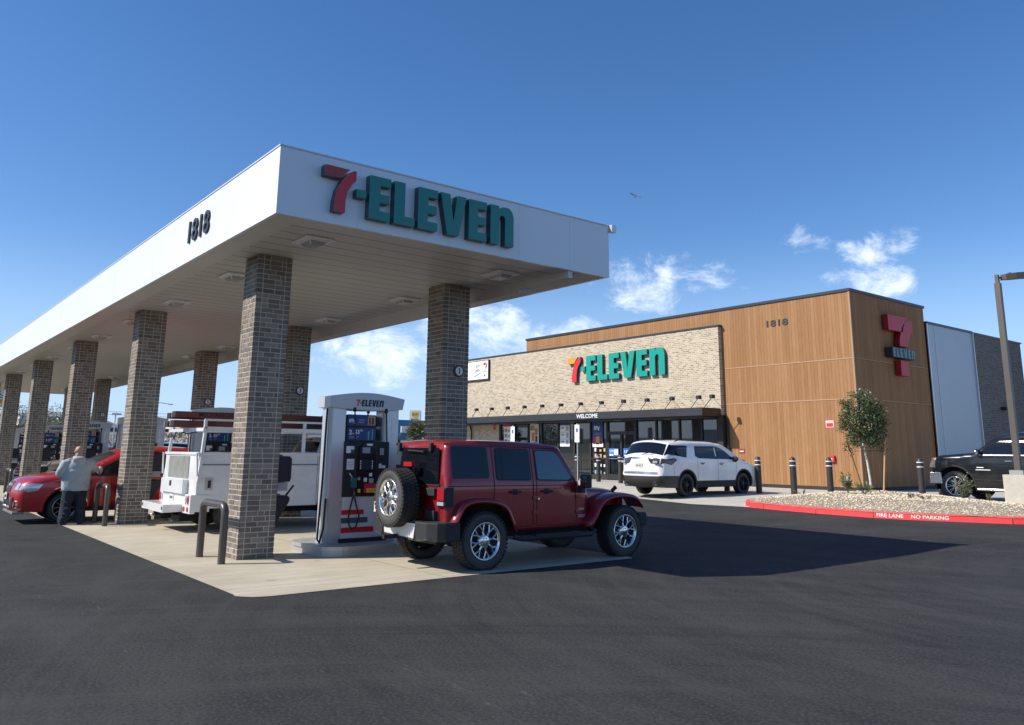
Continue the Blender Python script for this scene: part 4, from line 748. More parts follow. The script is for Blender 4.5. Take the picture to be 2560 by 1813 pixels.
# ---- generic road car
def road_car(name, pos, rz, paint, S, label, cat='car'):
    o = empty(name, pos, rz, label, cat); wy, wz, wr, ar = S['wb']/2, S['wr'], S['wr'], S['ar']
    top = smooth_poly(S['top'], S.get('keep', ())); f, r = top[-1], top[0]
    bot = [f]+[(S['fb'], S['sill']+.02)]+arch(wy, wz, ar, -12, 192)+arch(-wy, wz, ar, -12, 192)+[(S['rbm'], S['sill']+.03), r]
    def Wf(y, z):
        w = S['w']; zb = S['belt']
        if z > zb: w -= S['tum']*(z-zb)+.35*max(0, z-zb-.25)**2
        else: w -= .10*max(0, (zb-z)-.55)**1.2*.8; w += .012*math.sin(max(0, min(1, (z-S['sill'])/(zb-S['sill'])))*math.pi)
        k = max(0, (abs(y-S.get('yc', 0))-S['pt'])/(S['len']/2-S['pt'])); w -= S['nose']*k**2.2; return w
    car = Car(o, top, bot, Wf, S.get('R', .10), .055, S.get('eb', .15)); car.S = S
    car.body('body', paint)
    if S.get('low'):
        bo = [k for k in o.children if k.name.startswith('body')][0]; bo.data.materials.append(S['low'][2])
        for p in bo.data.polygons:
            if p.center.y < S['low'][0] and p.center.z < S['low'][1]: p.material_index = 2
    # lower dark cladding around sill and arches
    c = S['clad']; z0 = S['sill']; bp = [(S['fb']-.02, z0+.02)]+arch(wy, wz, ar-.005, -12, 192)+arch(-wy, wz, ar-.005, -12, 192)+[(S['rbm']+.02, z0+.03)]
    for s in (1, -1):
        b = MB(); car.side(b, [(wy-ar*.97, z0+.02), (wy-ar*1.02, z0+c), (-wy+ar*1.02, z0+c), (-wy+ar*.97, z0+.02)], .006, None, (s,)); b.build('sill', S.get('cm', matte), o, norm=False)
        for yy in (wy, -wy):
            if S.get('archclad'): b = MB(); car.side(b, arch(yy, wz, ar+S['archclad'], -5, 185)+arch(yy, wz, ar-.004, 185, -5), .008, .05, (s,)); b.build('arch_cladding', S.get('cm', matte), o, norm=False)
    for poly in S['win']:
        for s in (1, -1): b = MB(); car.side(b, rounded(poly, .02), .006, .045, (s,)); b.build('side_window', glassd, o, norm=False)
    for pl in S['trim']:
        for s in (1, -1): b = MB(); car.side(b, pl, .0035, None, (s,)); b.build('window_trim', matte, o, norm=False)
    b = MB(); car.panel(b, S['ws'][0], S['ws'][1], .93, .90); b.build('windscreen', glass2, o, norm=False)
    b = MB(); car.panel(b, S['rg'][0], S['rg'][1], S.get('rt', .88), S.get('rt', .88)-.01); b.build('rear_window', glassd, o, norm=False)
    b = MB()
    for ln in S['gaps']: car.line(b, ln, .010, .002)
    b.build('panel_gap', under, o, norm=False)
    for y, z in S['handles']:
        for s in (1, -1): b = MB(); lbox(b, car, S.get('hm', paint), y, z, .19, .028, .035, (s,)); lbox(b, car, under, y, z-.025, .12, .03, .002, (s,)); b.build('door_handle', None, o)
    for s in (1, -1):
        mirror(o, S['w']-.06, S['mir'][0], S['mir'][1], S.get('mm', paint), s)
        wheel(o, s*(S['w']-.13), wy, wz, wr, .235, S['rr'], S['rim'], None, s); wheel(o, s*(S['w']-.13), -wy, wz, wr, .235, S['rr'], S['rim'], None, s)
    b = MB(); b.box((-.5, -wy-.2, z0+.02), (.5, wy+.2, z0+.16)); b.cyl((-S['w']+.2, wy, wz), (S['w']-.2, wy, wz), .05); b.cyl((-S['w']+.2, -wy, wz), (S['w']-.2, -wy, wz), .05); b.build('underbody', under, o)
    return o, car
rim_s = {'n': 5, 'kind': 'twin', 'sp': .24, 'w': .019, 'mats': {'m': matte, 'spoke': mat('gloss black rim', (.012, .012, .013), .25), 'back': under}, 'cal': True}
SUV = dict(wb=3.0, wr=.375, ar=.455, sill=.26, fb=2.25, rbm=-2.42, w=1.0, belt=1.16, tum=.20, len=5.1, pt=1.85, nose=.15, clad=.24, R=.075, eb=.12, rr=.26, rim=rim_s, archclad=.045, low=(-1.93, .655, mat('dark grey plastic', (.045, .042, .040), .5)),
    top=[(-2.50, .36), (-2.60, .50), (-2.63, .66), (-2.58, .95), (-2.56, 1.18), (-2.42, 1.30), (-2.20, 1.66), (-2.12, 1.715), (-1.2, 1.765), (-.2, 1.765), (.45, 1.71), (.85, 1.55), (1.48, 1.17), (1.75, 1.11), (2.15, 1.02), (2.38, .90), (2.46, .70), (2.46, .45), (2.38, .30)], keep=(7, 12),
    win=[[(-2.43, 1.31), (-1.50, 1.24), (-1.36, 1.62), (-2.18, 1.655)], [(-1.06, 1.30), (-.90, 1.22), (.0, 1.20), (.0, 1.62), (-1.0, 1.61)], [(.05, 1.20), (.98, 1.19), (.55, 1.46), (.36, 1.55), (.05, 1.62)]], trim=[[(-.0, 1.19), (.05, 1.19), (.05, 1.62), (0, 1.62)]],
    rt=1.0, ws=((1.40, 1.20), (.60, 1.66)), rg=((-2.45, 1.29), (-2.22, 1.65)), gaps=[[(-.96, .52), (-.96, 1.20)], [(.10, .50), (.10, 1.18)], [(1.05, .72), (1.12, 1.16)], [(-2.1, .55), (-2.15, 1.1)]], handles=[(-.72, 1.06), (.28, 1.05)], mir=(.92, 1.18), mm=matte, hm=mat('chrome handle', (.3, .3, .31), .25, 1))
suv, car = road_car('parked_car', (-18.60, 22.70, .335), 0, whitep, SUV, 'white seven-seat family car parked facing the store', 'car')
def strips(car, o, name, mt, items, **k):
    b = MB()
    for it in items:
        ta = it[4] if len(it) > 4 else None; car.panel(b, it[0], it[1], it[2], it[3], .006, ta=ta)
    return b.build(name, mt, o, norm=False)
strips(car, suv, 'rear_bumper', mat('dark grey plastic', (.045, .042, .040), .5), [((-2.50, .36), (-2.63, .66), 1.0, 1.0)])
for s in (1, -1): b = MB(); car.side(b, [(-2.63, .66), (-2.60, .50), (-2.50, .36), (-2.42, .30), (-1.98, .29), (-1.93, .55), (-2.1, .60)], .006, .06, (s,)); b.build('bumper_corner', mat('dark grey plastic', (.045, .042, .040), .5), suv, norm=False)
strips(car, suv, 'chrome_strip', chrome, [((-2.625, .70), (-2.61, .77), .97, .97)])
for s in (1, -1):
    b = MB(); car.panel(b, (-2.57, 1.03), (-2.54, 1.20), s*.62, s*.42, .010, 6, 4, ta=s*1.0)
    car.side(b, [(-2.55, 1.20), (-2.575, 1.03), (-2.22, 1.0), (-1.98, 1.17), (-2.1, 1.22)], .010, .04, (s,)); t = b.build('tail_lamp', mat('smoked lens', (.05, .035, .035), .1, coat=1), suv, norm=False)
    b = MB(); b.use(lampclear); x = s*.70; b.box((x-.10, -2.70, 1.06), (x+.08, -2.66, 1.13)); b.build('reflector', None, t)
    b = MB(); b.use(dchrome); b.tube([(s*.62, -2.45, .40), (s*.62, -2.70, .40)], .055, 12); b.use(under); b.tube([(s*.62, -2.69, .40), (s*.62, -2.705, .40)], .045, 12); b.build('exhaust_pipe', None, suv)
strips(car, suv, 'chrome_bar', dchrome, [((-2.575, 1.14), (-2.565, 1.18), .42, .42)])
plate(suv, -2.715, .98, 'CJA 361')
b = MB(); b.use(matte); b.bar((.05, -2.62, 1.33), (.45, -2.58, 1.40), .02); b.build('rear_wiper', None, suv)
b = MB()
for s in (1, -1): b.tube([(s*.72, -1.75, 1.76), (s*.73, -1.6, 1.80), (s*.72, .3, 1.79), (s*.70, .45, 1.745)], .018, 8)
b.build('roof_rail', matte, suv); b = MB(); b.prism([(0, 0), (.20, 0), (.03, .07)], (-.015, -2.0, 1.76), (0, 1, 0), (0, 0, 1), (.03, 0, 0)); b.build('antenna_fin', whitep, suv)
strips(car, suv, 'headlamp', lampclear, [((2.36, .92), (2.42, .80), .95, .95, .55), ((2.36, .92), (2.42, .80), -.95, -.95, -.55)]); strips(car, suv, 'grille', matte, [((2.43, .82), (2.46, .50), .5, .5)])
# ---- red crossover being fuelled
rim_j = {'n': 10, 'kind': 'S', 'w': .011, 'hub': .055, 'mats': {'m': mat('alloy silver', (.45, .45, .46), .25, 1), 'spoke': mat('alloy silver', (.45, .45, .46), .25, 1), 'back': under}}
JO = dict(wb=2.89, wr=.345, ar=.42, sill=.24, fb=2.0, rbm=-2.2, w=.93, belt=1.09, tum=.24, len=4.9, pt=1.55, nose=.22, clad=.12, R=.11, eb=.10, rr=.245, rim=rim_j, archclad=0,
    top=[(-2.35, .34), (-2.45, .55), (-2.44, .95), (-2.30, 1.10), (-2.05, 1.55), (-1.90, 1.63), (-1.0, 1.70), (-.2, 1.69), (.32, 1.60), (1.22, 1.12), (1.5, 1.08), (2.02, 1.01), (2.28, .92), (2.38, .78), (2.40, .52), (2.34, .28)], keep=(5, 9),
    win=[[(-2.0, 1.16), (-1.42, 1.12), (-1.38, 1.52), (-1.9, 1.50)], [(-1.32, 1.12), (-.42, 1.10), (-.42, 1.54), (-1.28, 1.54)], [(-.34, 1.10), (.92, 1.10), (.62, 1.30), (.22, 1.50), (-.34, 1.54)]], trim=[[(-.42, 1.09), (-.34, 1.09), (-.34, 1.54), (-.42, 1.54)], [(-1.42, 1.11), (-1.32, 1.11), (-1.30, 1.54), (-1.40, 1.53)], [(-1.42, 1.05), (.95, 1.05), (.95, 1.095), (-1.42, 1.11)]],
    ws=((1.16, 1.15), (.40, 1.56)), rg=((-2.28, 1.14), (-2.06, 1.53)), gaps=[[(-.38, .42), (-.38, 1.05)], [(.96, .50), (.92, 1.1)], [(-1.25, .72), (-1.38, 1.08)]], handles=[(-1.1, .98), (-.15, .97)], mir=(.78, 1.16), mm=mat('grey mirror', (.42, .42, .42), .3, .4))
jo, car = road_car('parked_car', (-22.35, 5.31, 0), math.pi, redj, JO, 'bright red crossover at a pump, with a person at its door', 'car')
strips(car, jo, 'grille', matte, [((2.30, .88), (2.38, .70), .42, .46)]); strips(car, jo, 'grille_bar', chrome, [((2.34, .83), (2.36, .80), .43, .43)])
for s in (1, -1):
    b = MB(); car.panel(b, (2.31, .88), (2.38, .74), s*1.0, s*1.0, .008, 6, 5, ta=s*.80); car.side(b, [(1.92, .88), (2.15, .895), (2.31, .87), (2.385, .75), (2.2, .70), (2.02, .74)], .008, .05, (s,)); b.build('headlamp', lampclear, jo, norm=False)
    b = MB(); M = Matrix.Translation((s*.62, 2.50, .42)); b.use(chrome); b.tube([(s*.60, 2.26, .42), (s*.62, 2.415, .42)], .09, 16); b.use(under); b.tube([(s*.62, 2.41, .42), (s*.62, 2.425, .42)], .075, 16); b.use(lampclear); b.tube([(s*.62, 2.40, .42), (s*.62, 2.432, .42)], .045, 12); b.build('fog_lamp', None, jo)
    b = MB(); car.line(b, arch(1.445, .345, .475, 60, 165, 10), .014, .012, (s,)); b.build('arch_trim', chrome, jo, norm=False)
strips(car, jo, 'lower_grille', matte, [((2.40, .56), (2.37, .34), .45, .45)]); b = MB(); b.tube([(-.48, 2.47, .58), (-.52, 2.47, .36), (.52, 2.47, .36), (.48, 2.47, .58)], .028, 8); b.build('bumper_frame', alu, jo); plate(jo, 2.515, .60, '8XKF204', 0, 1)
b = MB(); b.box((-.75, 2.22, .22), (.75, 2.45, .27)); b.build('air_dam', mat('grey plastic', (.2, .2, .2), .5), jo, bevel=.01)
# ---- background cars, same builders in other paints
SV2 = dict(SUV); SV2['rim'] = rim_j
v, car = road_car('parked_car', (-32.3, 9.6, .10), 0, blackp, SV2, 'black sport utility car seen between the third and fourth pumps', 'car')
v, car = road_car('parked_car', (-39.6, 8.1, 0), math.pi, tanp, dict(JO, archclad=.06), 'tan car at a far pump beyond the red crossover', 'car')
# ---- black lifted pickup by the timber side wall
rim_p = {'n': 8, 'kind': 'twin', 'sp': .13, 'w': .010, 'hub': .065, 'mats': {'m': chrome, 'spoke': chrome, 'back': under}}
PK = dict(wb=3.55, wr=.445, ar=.60, sill=.62, fb=2.35, rbm=-2.70, w=1.0, belt=1.37, tum=.26, len=5.5, pt=1.9, nose=.12, clad=.05, R=.10, eb=.08, rr=.285, rim=rim_p, archclad=.04, yc=-.1,
    top=[(-2.85, .70), (-2.88, .9), (-2.88, 1.40), (-1.12, 1.42), (-1.02, 1.66), (-.90, 1.99), (-.70, 2.05), (.0, 2.07), (.42, 2.01), (1.18, 1.45), (1.35, 1.44), (2.10, 1.37), (2.40, 1.30), (2.52, 1.10), (2.54, .85), (2.50, .66)], keep=(2, 3, 9),
    win=[[(-.85, 1.44), (-.08, 1.43), (-.08, 1.92), (-.76, 1.92)], [(.02, 1.43), (1.0, 1.43), (.80, 1.62), (.40, 1.89), (.02, 1.93)]], trim=[[(-.08, 1.43), (.02, 1.43), (.02, 1.93), (-.08, 1.92)]],
    ws=((1.12, 1.48), (.50, 1.95)), rg=((-1.0, 1.66), (-.93, 1.94)), gaps=[[(-.05, .66), (-.05, 1.38)], [(1.06, .70), (1.04, 1.38)], [(-.98, .66), (-.98, 1.4)]], handles=[(.16, 1.22), (-.78, 1.22)], mir=(.98, 1.46), mm=dchrome, hm=chrome)
pk, car = road_car('pickup_truck', (-9.98, 27.90, .36), R(90), blackp, PK, 'black lifted pickup truck with chrome wheels beside the dark timber wall', 'pickup truck')
for s in (1, -1):
    b = MB(); car.side(b, [(2.30, 1.30), (2.44, 1.29), (2.52, 1.12), (2.54, 1.00), (2.34, .99)], .008, .04, (s,)); car.panel(b, (2.42, 1.29), (2.52, 1.06), s*.95, s*.95, .01, 4, 4, ta=s*.66); b.build('headlamp', lampamb, pk, norm=False)
b = MB(); b.prism([(-.99, 2.18), (-.99, 2.50), (-.7, 2.66), (.7, 2.66), (.99, 2.50), (.99, 2.18), (.9, 2.18), (.9, 2.4), (-.9, 2.4), (-.9, 2.18)], (0, 0, .54), (1, 0, 0), (0, 1, 0), (0, 0, .32)); b.build('front_bumper', chrome, pk, bevel=.03)
strips(car, pk, 'grille', dchrome, [((2.44, 1.28), (2.535, .92), .6, .6)])
for s in (1, -1): b = MB(); b.tube([(s*.98, -1.0, .37), (s*.98, 1.1, .37)], .035, 8); b.build('side_step', chrome, pk)
b = MB(); lbox(b, car, swhite, .98, 1.02, .20, .025, .004); lbox(b, car, swhite, .90, .95, .42, .022, .004); b.build('badge', None, pk)
b = MB(); car.line(b, [(-.9, 1.395), (.98, 1.39)], .018, .008); b.build('chrome_strip', chrome, pk, norm=False)
b = MB(); b.box((-.3, -1.8, .42), (.3, 1.9, .60)); b.cyl((-.8, 1.775, .405), (.8, 1.775, .405), .06); b.bar((.5, 1.7, .45), (.2, 1.9, .8), .06); b.build('suspension', under, pk)
# ---- maroon four-door off-roader, the hero
je = empty('off_road_car', (-10.90, 8.87, .002), 0, 'maroon four-door boxy off-road car with chrome wheels and a spare on its back', 'car')
def jW(y, z): return .815-(.0 if z < 1.2 else .13*(z-1.2)/.65)-.03*max(0, (.7-z))-.05*max(0, (y-.1)/.6)*(1 if z < 1.2 else 0)
def fl(y0, pts): return [(y0+a, b) for a, b in pts]
tub_top = [(-2.08, .62), (-2.09, .80), (-2.09, 1.20), (-2.05, 1.70), (-2.03, 1.80), (-1.96, 1.86), (-1.6, 1.872), (-.5, 1.865), (.10, 1.82), (.20, 1.79), (.26, 1.73), (.62, 1.14), (.80, 1.10), (.80, .56)]
archp = [(-.86, .53), (-.98, .78), (-1.10, .90), (-1.30, .945), (-1.65, .945), (-1.86, .88), (-1.98, .66), (-2.04, .62)]
jc = Car(je, smooth_poly(tub_top, (0, 2, 11, 12, 13), 2), [(.80, .56), (.78, .53)]+archp+[(-2.08, .62)], jW, .055, .022, .02, .06)
jc.body('body', redp)
for s in (1, -1): b = MB(); jc.side(b, rounded([(-1.98, 1.31), (-1.965, 1.785), (-1.31, 1.775), (-1.30, 1.31)], .05), .004, .08, (s,)); b.build('quarter_window', glassd, je, norm=False)
for nm, P in (('door_window', [(-1.16, 1.30), (-1.15, 1.75), (-.50, 1.735), (-.50, 1.285)]), ('door_window', [(-.35, 1.285), (-.35, 1.73), (.06, 1.715), (.15, 1.64), (.38, 1.27)])):
    for s in (1, -1): f = MB(); q = [(p[0]+(-.02 if p[0] < sum(a[0] for a in P)/len(P) else .02), p[1]+(-.02 if p[1] < 1.5 else .02)) for p in P]; jc.side(f, rounded(q, .05), .003, .1, (s,)); f = f.build('window_seal', matte, je, norm=False); b = MB(); jc.side(b, rounded(P, .04), .0065, .1, (s,)); b.build('pane', glassd if P[0][0] < -.4 else mat('side glass', (.012, .02, .026), .03, 0, 1, 1), f, norm=False)
for s in (1, -1): b = MB(); jc.side(b, [(-1.06, 1.30), (-1.055, 1.74), (-1.035, 1.74), (-1.04, 1.30)], .009, .2, (s,)); b.build('window_divider', matte, je, norm=False)
b = MB(); jc.line(b, [(-2.07, 1.205), (.58, 1.185)], .012, .003); jc.line(b, [(-1.24, .92), (-1.22, 1.2), (-1.22, 1.79), (-.45, 1.775), (-.45, 1.2), (-.45, .6)], .012, .003); jc.line(b, [(-.38, .6), (-.38, 1.775), (.09, 1.76), (.18, 1.70), (.46, 1.22), (.50, .62), (.42, .58), (-.38, .58)], .012, .003); jc.line(b, [(-1.02, .84), (-.9, .62), (-.78, .58), (-.45, .58)], .010, .003)
b.build('panel_gap', under, je, norm=False)
for s in (1, -1): b = MB(); jc.side(b, [(-2.08, 1.795), (-2.08, 1.83), (.1, 1.80), (.1, 1.77)], .006, .1, (s,)); b.build('rain_gutter', redp, je, norm=False)
for y in (-.82, -.18):
  for s in (1, -1):
    b = MB(); lbox(b, jc, matte, y, 1.10, .21, .035, .045, (s,)); lbox(b, jc, matte, y, 1.10, .085, .085, .012, (s,)); b.build('door_handle', None, je, bevel=.008)
for y, z, s in [(y, z, s) for y, z in ((-.42, 1.0), (-.42, .78), (.52, 1.0), (.52, .76)) for s in (1, -1)]: b = MB(); lbox(b, jc, redp, y, z, .10, .05, .022, (s,)); b.build('door_hinge', None, je, bevel=.006)
b = MB(); lbox(b, jc, chrome, -.39+.05, .985, .03, .03, .006); b.build('door_lock', None, je)
b = MB(); 
for z, w in ((.80, .18), (.70, .26), (.675, .20)): lbox(b, jc, mat('badge grey', (.35, .33, .32), .4, .6), .60, z, w*.8, .016 if z < .75 else .03, .004)
b.build('badge', None, je)
# bonnet and front
b = MB(); secs = []
for y, hw_, z in ((.62, .66, 1.12), (.9, .64, 1.125), (1.3, .60, 1.105), (1.6, .575, 1.075), (1.70, .565, 1.03), (1.74, .56, .95)):
    secs.append([(-hw_, y, .75), (-hw_, y, z-.09), (-hw_+.02, y, z-.035), (-hw_+.07, y, z-.008), (-hw_*.5, y, z+.012), (-.12, y, z+.02), (.12, y, z+.02), (hw_*.5, y, z+.012), (hw_-.07, y, z-.008), (hw_-.02, y, z-.035), (hw_, y, z-.09), (hw_, y, .75)])
q = 12; vs = [v for s_ in secs for v in s_]; b.add(vs, [(i*q+k, i*q+k+1, (i+1)*q+k+1, (i+1)*q+k) for i in range(len(secs)-1) for k in range(q-1)]+[tuple(range((len(secs)-1)*q, len(secs)*q))], None, True); b.build('bonnet', redp, je)
b = MB(); b.box((-.57, 1.70, .50), (.57, 1.80, 1.03)); gr = b.build('grille', redp, je, bevel=.02); b = MB(); 
for k in range(7): x = -.27+.09*k; b.box((x-.022, 1.795, .62), (x+.022, 1.806, .96))
b.build('slot', under, gr)
for s in (1, -1):
    b = MB(); b.tube([(s*.43, 1.78, .84), (s*.43, 1.82, .84)], .085, 20); b.build('headlamp', lampclear, je)
    b = MB(); b.ball((s*.58, 1.60, 1.11), (.03, .03, .04)); b.bar((s*.56, 1.55, 1.06), (s*.58, 1.63, 1.12), .05); b.build('bonnet_catch', matte, je)
    b = MB(); x0, x1 = sorted((s*.86, s*1.06)); b.box((x0, .50, 1.14), (x1, .60, 1.36)); mo = b.build('wing_mirror', matte, je, bevel=.03); b = MB(); b.box((x0+.02, .494, 1.16), (x1-.02, .499, 1.34)); b.build('mirror_glass', mat('mirror glass', (.5, .52, .53), .03, 1.0), mo); b = MB(); b.box((s*.86-.05, .50, 1.06), (s*.86+.05, .58, 1.18)); b.build('mirror_bracket', matte, je)
    # flares
    def flare(path, x0, x1, nm, closed_under=True):
        pth = smooth_poly(path, (), 2); f = MB(); n = len(pth); P = []
        for i, (y, z) in enumerate(pth):
            a = pth[max(i-1, 0)]; c = pth[min(i+1, n-1)]; d = (c[0]-a[0], c[1]-a[1]); L = math.hypot(*d); ny, nz = -d[1]/L, d[0]/L
            P.append([(s*x0, y+ny*.035, z+nz*.035), (s*(x0+(x1-x0)*.55), y+ny*.03, z+nz*.03), (s*(x1-.03), y+ny*.012, z+nz*.012), (s*(x1-.004), y-ny*.01, z-nz*.01), (s*x1, y-ny*.045, z-nz*.045), (s*(x1-.02), y-ny*.05, z-nz*.05), (s*(x1-.035), y-ny*.025, z-nz*.025), (s*x0, y-ny*.01, z-nz*.01)])
        q = 8; f.add([v for r_ in P for v in r_], [(i*q+k, i*q+(k+1) % q, (i+1)*q+(k+1) % q, (i+1)*q+k) for i in range(n-1) for k in range(q)]+[tuple(range(q))[::-1], tuple(range((n-1)*q, n*q))], None, True); return f.build(nm, redp, je)
    flare([(-2.02, .66), (-1.95, .80), (-1.86, .96), (-1.62, 1.015), (-1.25, .99), (-1.04, .90), (-.96, .76), (-.85, .53)], .79, .95, 'rear_wing')
    flare([(.66, .52), (.80, .70), (.93, .90), (1.15, 1.0), (1.45, 1.02), (1.70, 1.00), (1.86, .93), (1.94, .80)], .54, .95, 'front_wing')
    b = MB(); b.box((s*.86-.03, 1.84, .80), (s*.86+.03, 1.93, .87)); b.build('side_lamp', lampamb if 0 else lampred, je)
    b = MB(); b.box((min(s*.79, s*.945), -2.02, .66), (max(s*.79, s*.945), -1.99, .78)) if 0 else None
    b = MB(); b.tube([(s*.84, -.86, .44), (s*.90, -.75, .41), (s*.90, .72, .41), (s*.84, .84, .46)], .045, 10); b.box((s*.88-.07, -.5, .43), (s*.88+.07, .45, .465)); b.build('side_step', matte, je)
    # tail lamps on the corners
    b = MB(); x0, x1 = sorted((s*.63, s*.835)); b.use(matte); b.box((x0, -2.125, .91), (x1, -1.98, 1.19)); b.use(lampred); b.box((x0+.012, -2.15, 1.0), (x1-.012, -2.124, 1.175)); b.use(lampclear); b.box((x0+.012, -2.148, .925), (x1-.012, -2.124, .99)); b.build('tail_lamp', None, je, bevel=.008)
    b = MB(); b.box((s*.46-.03-.08, -2.13, 1.70), (s*.46+.03-.08, -2.07, 1.83)); b.build('glass_hinge', matte, je, bevel=.01)
    for yy, tmz in ((1.47, 1), (-1.47, 1)): wheel(je, s*.805, yy, .415, .418, .29, .268, {'n': 8, 'kind': 'Y', 'hub': .085, 'ph': .2}, True, s)
b = MB(); b.quad((-.66, -2.098, 1.23), (.62, -2.098, 1.23), (.585, -2.062, 1.755), (-.61, -2.062, 1.755)); b.v = [(x, y-.022, z) for x, y, z in b.v]; b.build('rear_window', glassd, je)
b = MB(); b.box((-.67, -2.115, 1.205), (.63, -2.09, 1.232)); b.bar((-.25, -2.12, 1.72), (.22, -2.13, 1.70), .022); b.build('rear_wiper', matte, je)
b = MB(); jc.panel(b, (.60, 1.18), (.28, 1.70), .93, .93, .006); b.build('windscreen', glass2, je, norm=False)
for z0, z1 in ((1.06, 1.17), (.72, .85)): b = MB(); b.box((.36, -2.17, z0), (.60, -2.09, z1)); b.build('tailgate_hinge', matte, je, bevel=.01)
b = MB()
for x in (-.66, .64): b.box((x-.004, -2.114, .70), (x+.004, -2.108, 1.24))
b.build('tailgate_gap', under, je)
# spare wheel on its carrier
sp = MB(); w0 = wheel(je, 0, 0, 0, .425, .30, .275, {'n': 8, 'kind': 'Y', 'hub': .085, 'ph': .2}, True, 1); w0.name = 'spare_wheel'; w0.matrix_basis = Matrix.Translation((-.03, -2.43, 1.02)) @ Matrix.Rotation(R(-90), 4, 'Z')
b = MB(); b.box((-.16, -2.30, .86), (.12, -2.09, 1.18)); b.bar((.0, -2.2, 1.15), (-.02, -2.22, 1.50), .05); b.build('spare_carrier', under, je)
b = MB(); b.box((-.12, -2.28, 1.475), (.12, -2.20, 1.545)); b.build('brake_lamp', lampred, je, bevel=.008)
b = MB(); b.bar((.28, -2.02, 1.25), (.30, -2.15, 1.42), .02); b.build('aerial', matte, je) if 0 else None
plate(je, -2.50, .86, '6TRC518', -.42)
b = MB(); b.use(matte)
for s in (1, -1): b.prism([(.46, -2.40), (.74, -2.38), (.88, -2.28), (.94, -2.18), (.955, -1.93), (.80, -1.93), (.80, -2.10), (.46, -2.10)] if s > 0 else [(-x, y) for x, y in [(.46, -2.40), (.74, -2.38), (.88, -2.28), (.94, -2.18), (.955, -1.93), (.80, -1.93), (.80, -2.10), (.46, -2.10)]], (0, 0, .46), (1, 0, 0), (0, 1, 0), (0, 0, .245))
b.use(mat('bumper silver', (.66, .66, .65), .45, .15)); b.prism([(-.50, -2.385), (.50, -2.385), (.50, -2.12), (-.50, -2.12)], (0, 0, .47), (1, 0, 0), (0, 1, 0), (0, 0, .22)); b.build('rear_bumper', None, je, bevel=.02)
b = MB(); b.box((-.90, 1.86, .48), (.90, 2.06, .70)); b.build('front_bumper', matte, je, bevel=.03)
b = MB(); b.cyl((-.8, -1.47, .40), (.8, -1.47, .40), .05); b.cyl((-.8, 1.47, .40), (.8, 1.47, .40), .05); b.ball((.05, -1.47, .40), .14); b.box((-.45, -2.0, .48), (-.37, 1.9, .60)); b.box((.37, -2.0, .48), (.45, 1.9, .60)); b.box((-.6, -.9, .42), (.6, .9, .56)); b.cyl((.15, -2.05, .46), (.55, -2.02, .46), .10); b.bar((-.05, -2.62, .46), (-.05, -2.1, .46), .06); b.build('chassis', under, je)
b = MB(); b.box((.0, -2.22, .40), (.34, -2.12, .46)); b.build('tow_bracket', mat('khaki plate', (.30, .27, .17), .6), je)
# ---- white utility truck with rack
ut = empty('utility_truck', (-18.50, 5.50, 0), 0, 'white utility truck with side lockers and a ladder rack, seen from behind', 'truck')
b = MB(); b.box((-1.15, 0, .50), (1.15, 2.68, 1.58)); b.build('service_body', utilw, ut, bevel=.02)
b = MB(); b.box((-1.17, -.02, 1.575), (1.17, 2.70, 1.635)); b.build('top_rail', utilw, ut, bevel=.012)
b = MB(); b.box((-.82, -.012, 1.09), (.60, -.002, 1.55)); b.build('tail_panel', mat('worn grey panel', (.22, .22, .20), .7, nz=(3, .3)), ut)
b = MB(); b.box((-.92, -.12, .78), (.64, -.0, 1.07)); b.box((-.90, -.02, .765), (.62, .0, .78)); tb = b.build('tailgate', utilw, ut, bevel=.015); b = MB(); b.box((-.27, -.13, .92), (-.15, -.12, 1.03)); b.build('latch', matte, tb)
b = MB(); b.prism([(-1.15, -.42), (.60, -.46), (.60, .0), (-1.15, .0)], (0, 0, .42), (1, 0, 0), (0, 1, 0), (0, 0, .15)); b.box((.60, -.08, .40), (1.13, .02, .56)); b.box((-1.15, -.06, .56), (1.13, .0, .78)); b.box((1.09, -.10, .44), (1.17, .30, .78)); b.build('rear_bumper', utilw, ut, bevel=.012)
for x in (.74, .98): b = MB(); b.tube([(x, -.075, .485), (x, -.095, .485)], .05, 16); b.build('tail_lamp', lampred, ut)
for x, t, mm in ((-1.08, 1, lampred), (-.93, 1, lampclear), (.80, -1, lampclear), (.95, -1, lampred)):
    b = MB(); b.ball((0, 0, 0), (.045, .02, .10), 12, 8); b.v = [tuple(Matrix.Translation((x, -.07, .67)) @ Matrix.Rotation(R(-14*t), 4, 'Y') @ Vector(p)) for p in b.v]; b.build('tail_lamp', mm, ut)
plate(ut, -.07, .68, '7B4916', -.22)
b = MB(); 
for p in ((-1.05, -.43), (.54, -.47)): b.ball((p[0], p[1], .50), (.02, .006, .04))
b.build('bumper_slot', under, ut)
b = MB()
for s in (1,):
    for y in (1.05, 1.62): b.box((1.150, y, .52), (1.153, y+.012, 1.56))
    b.box((1.150, .05, 1.37), (1.162, 2.66, 1.39)); b.box((1.15, 1.06, 1.0), (1.153, 1.62, 1.012)); b.box((1.15, 2.64, .52), (1.153, 2.65, 1.56))
b.build('locker_gap', mat('gap grey', (.16, .16, .16), .6), ut)
for y, z in ((.18, .98), (1.75, .98)): b = MB(); b.use(alu); b.box((1.15, y, z-.11), (1.17, y+.15, z+.13)); b.use(matte); b.box((1.17, y+.04, z-.07), (1.178, y+.11, z+.09)); b.build('locker_latch', None, ut, bevel=.005)
b = MB(); r_ = .035
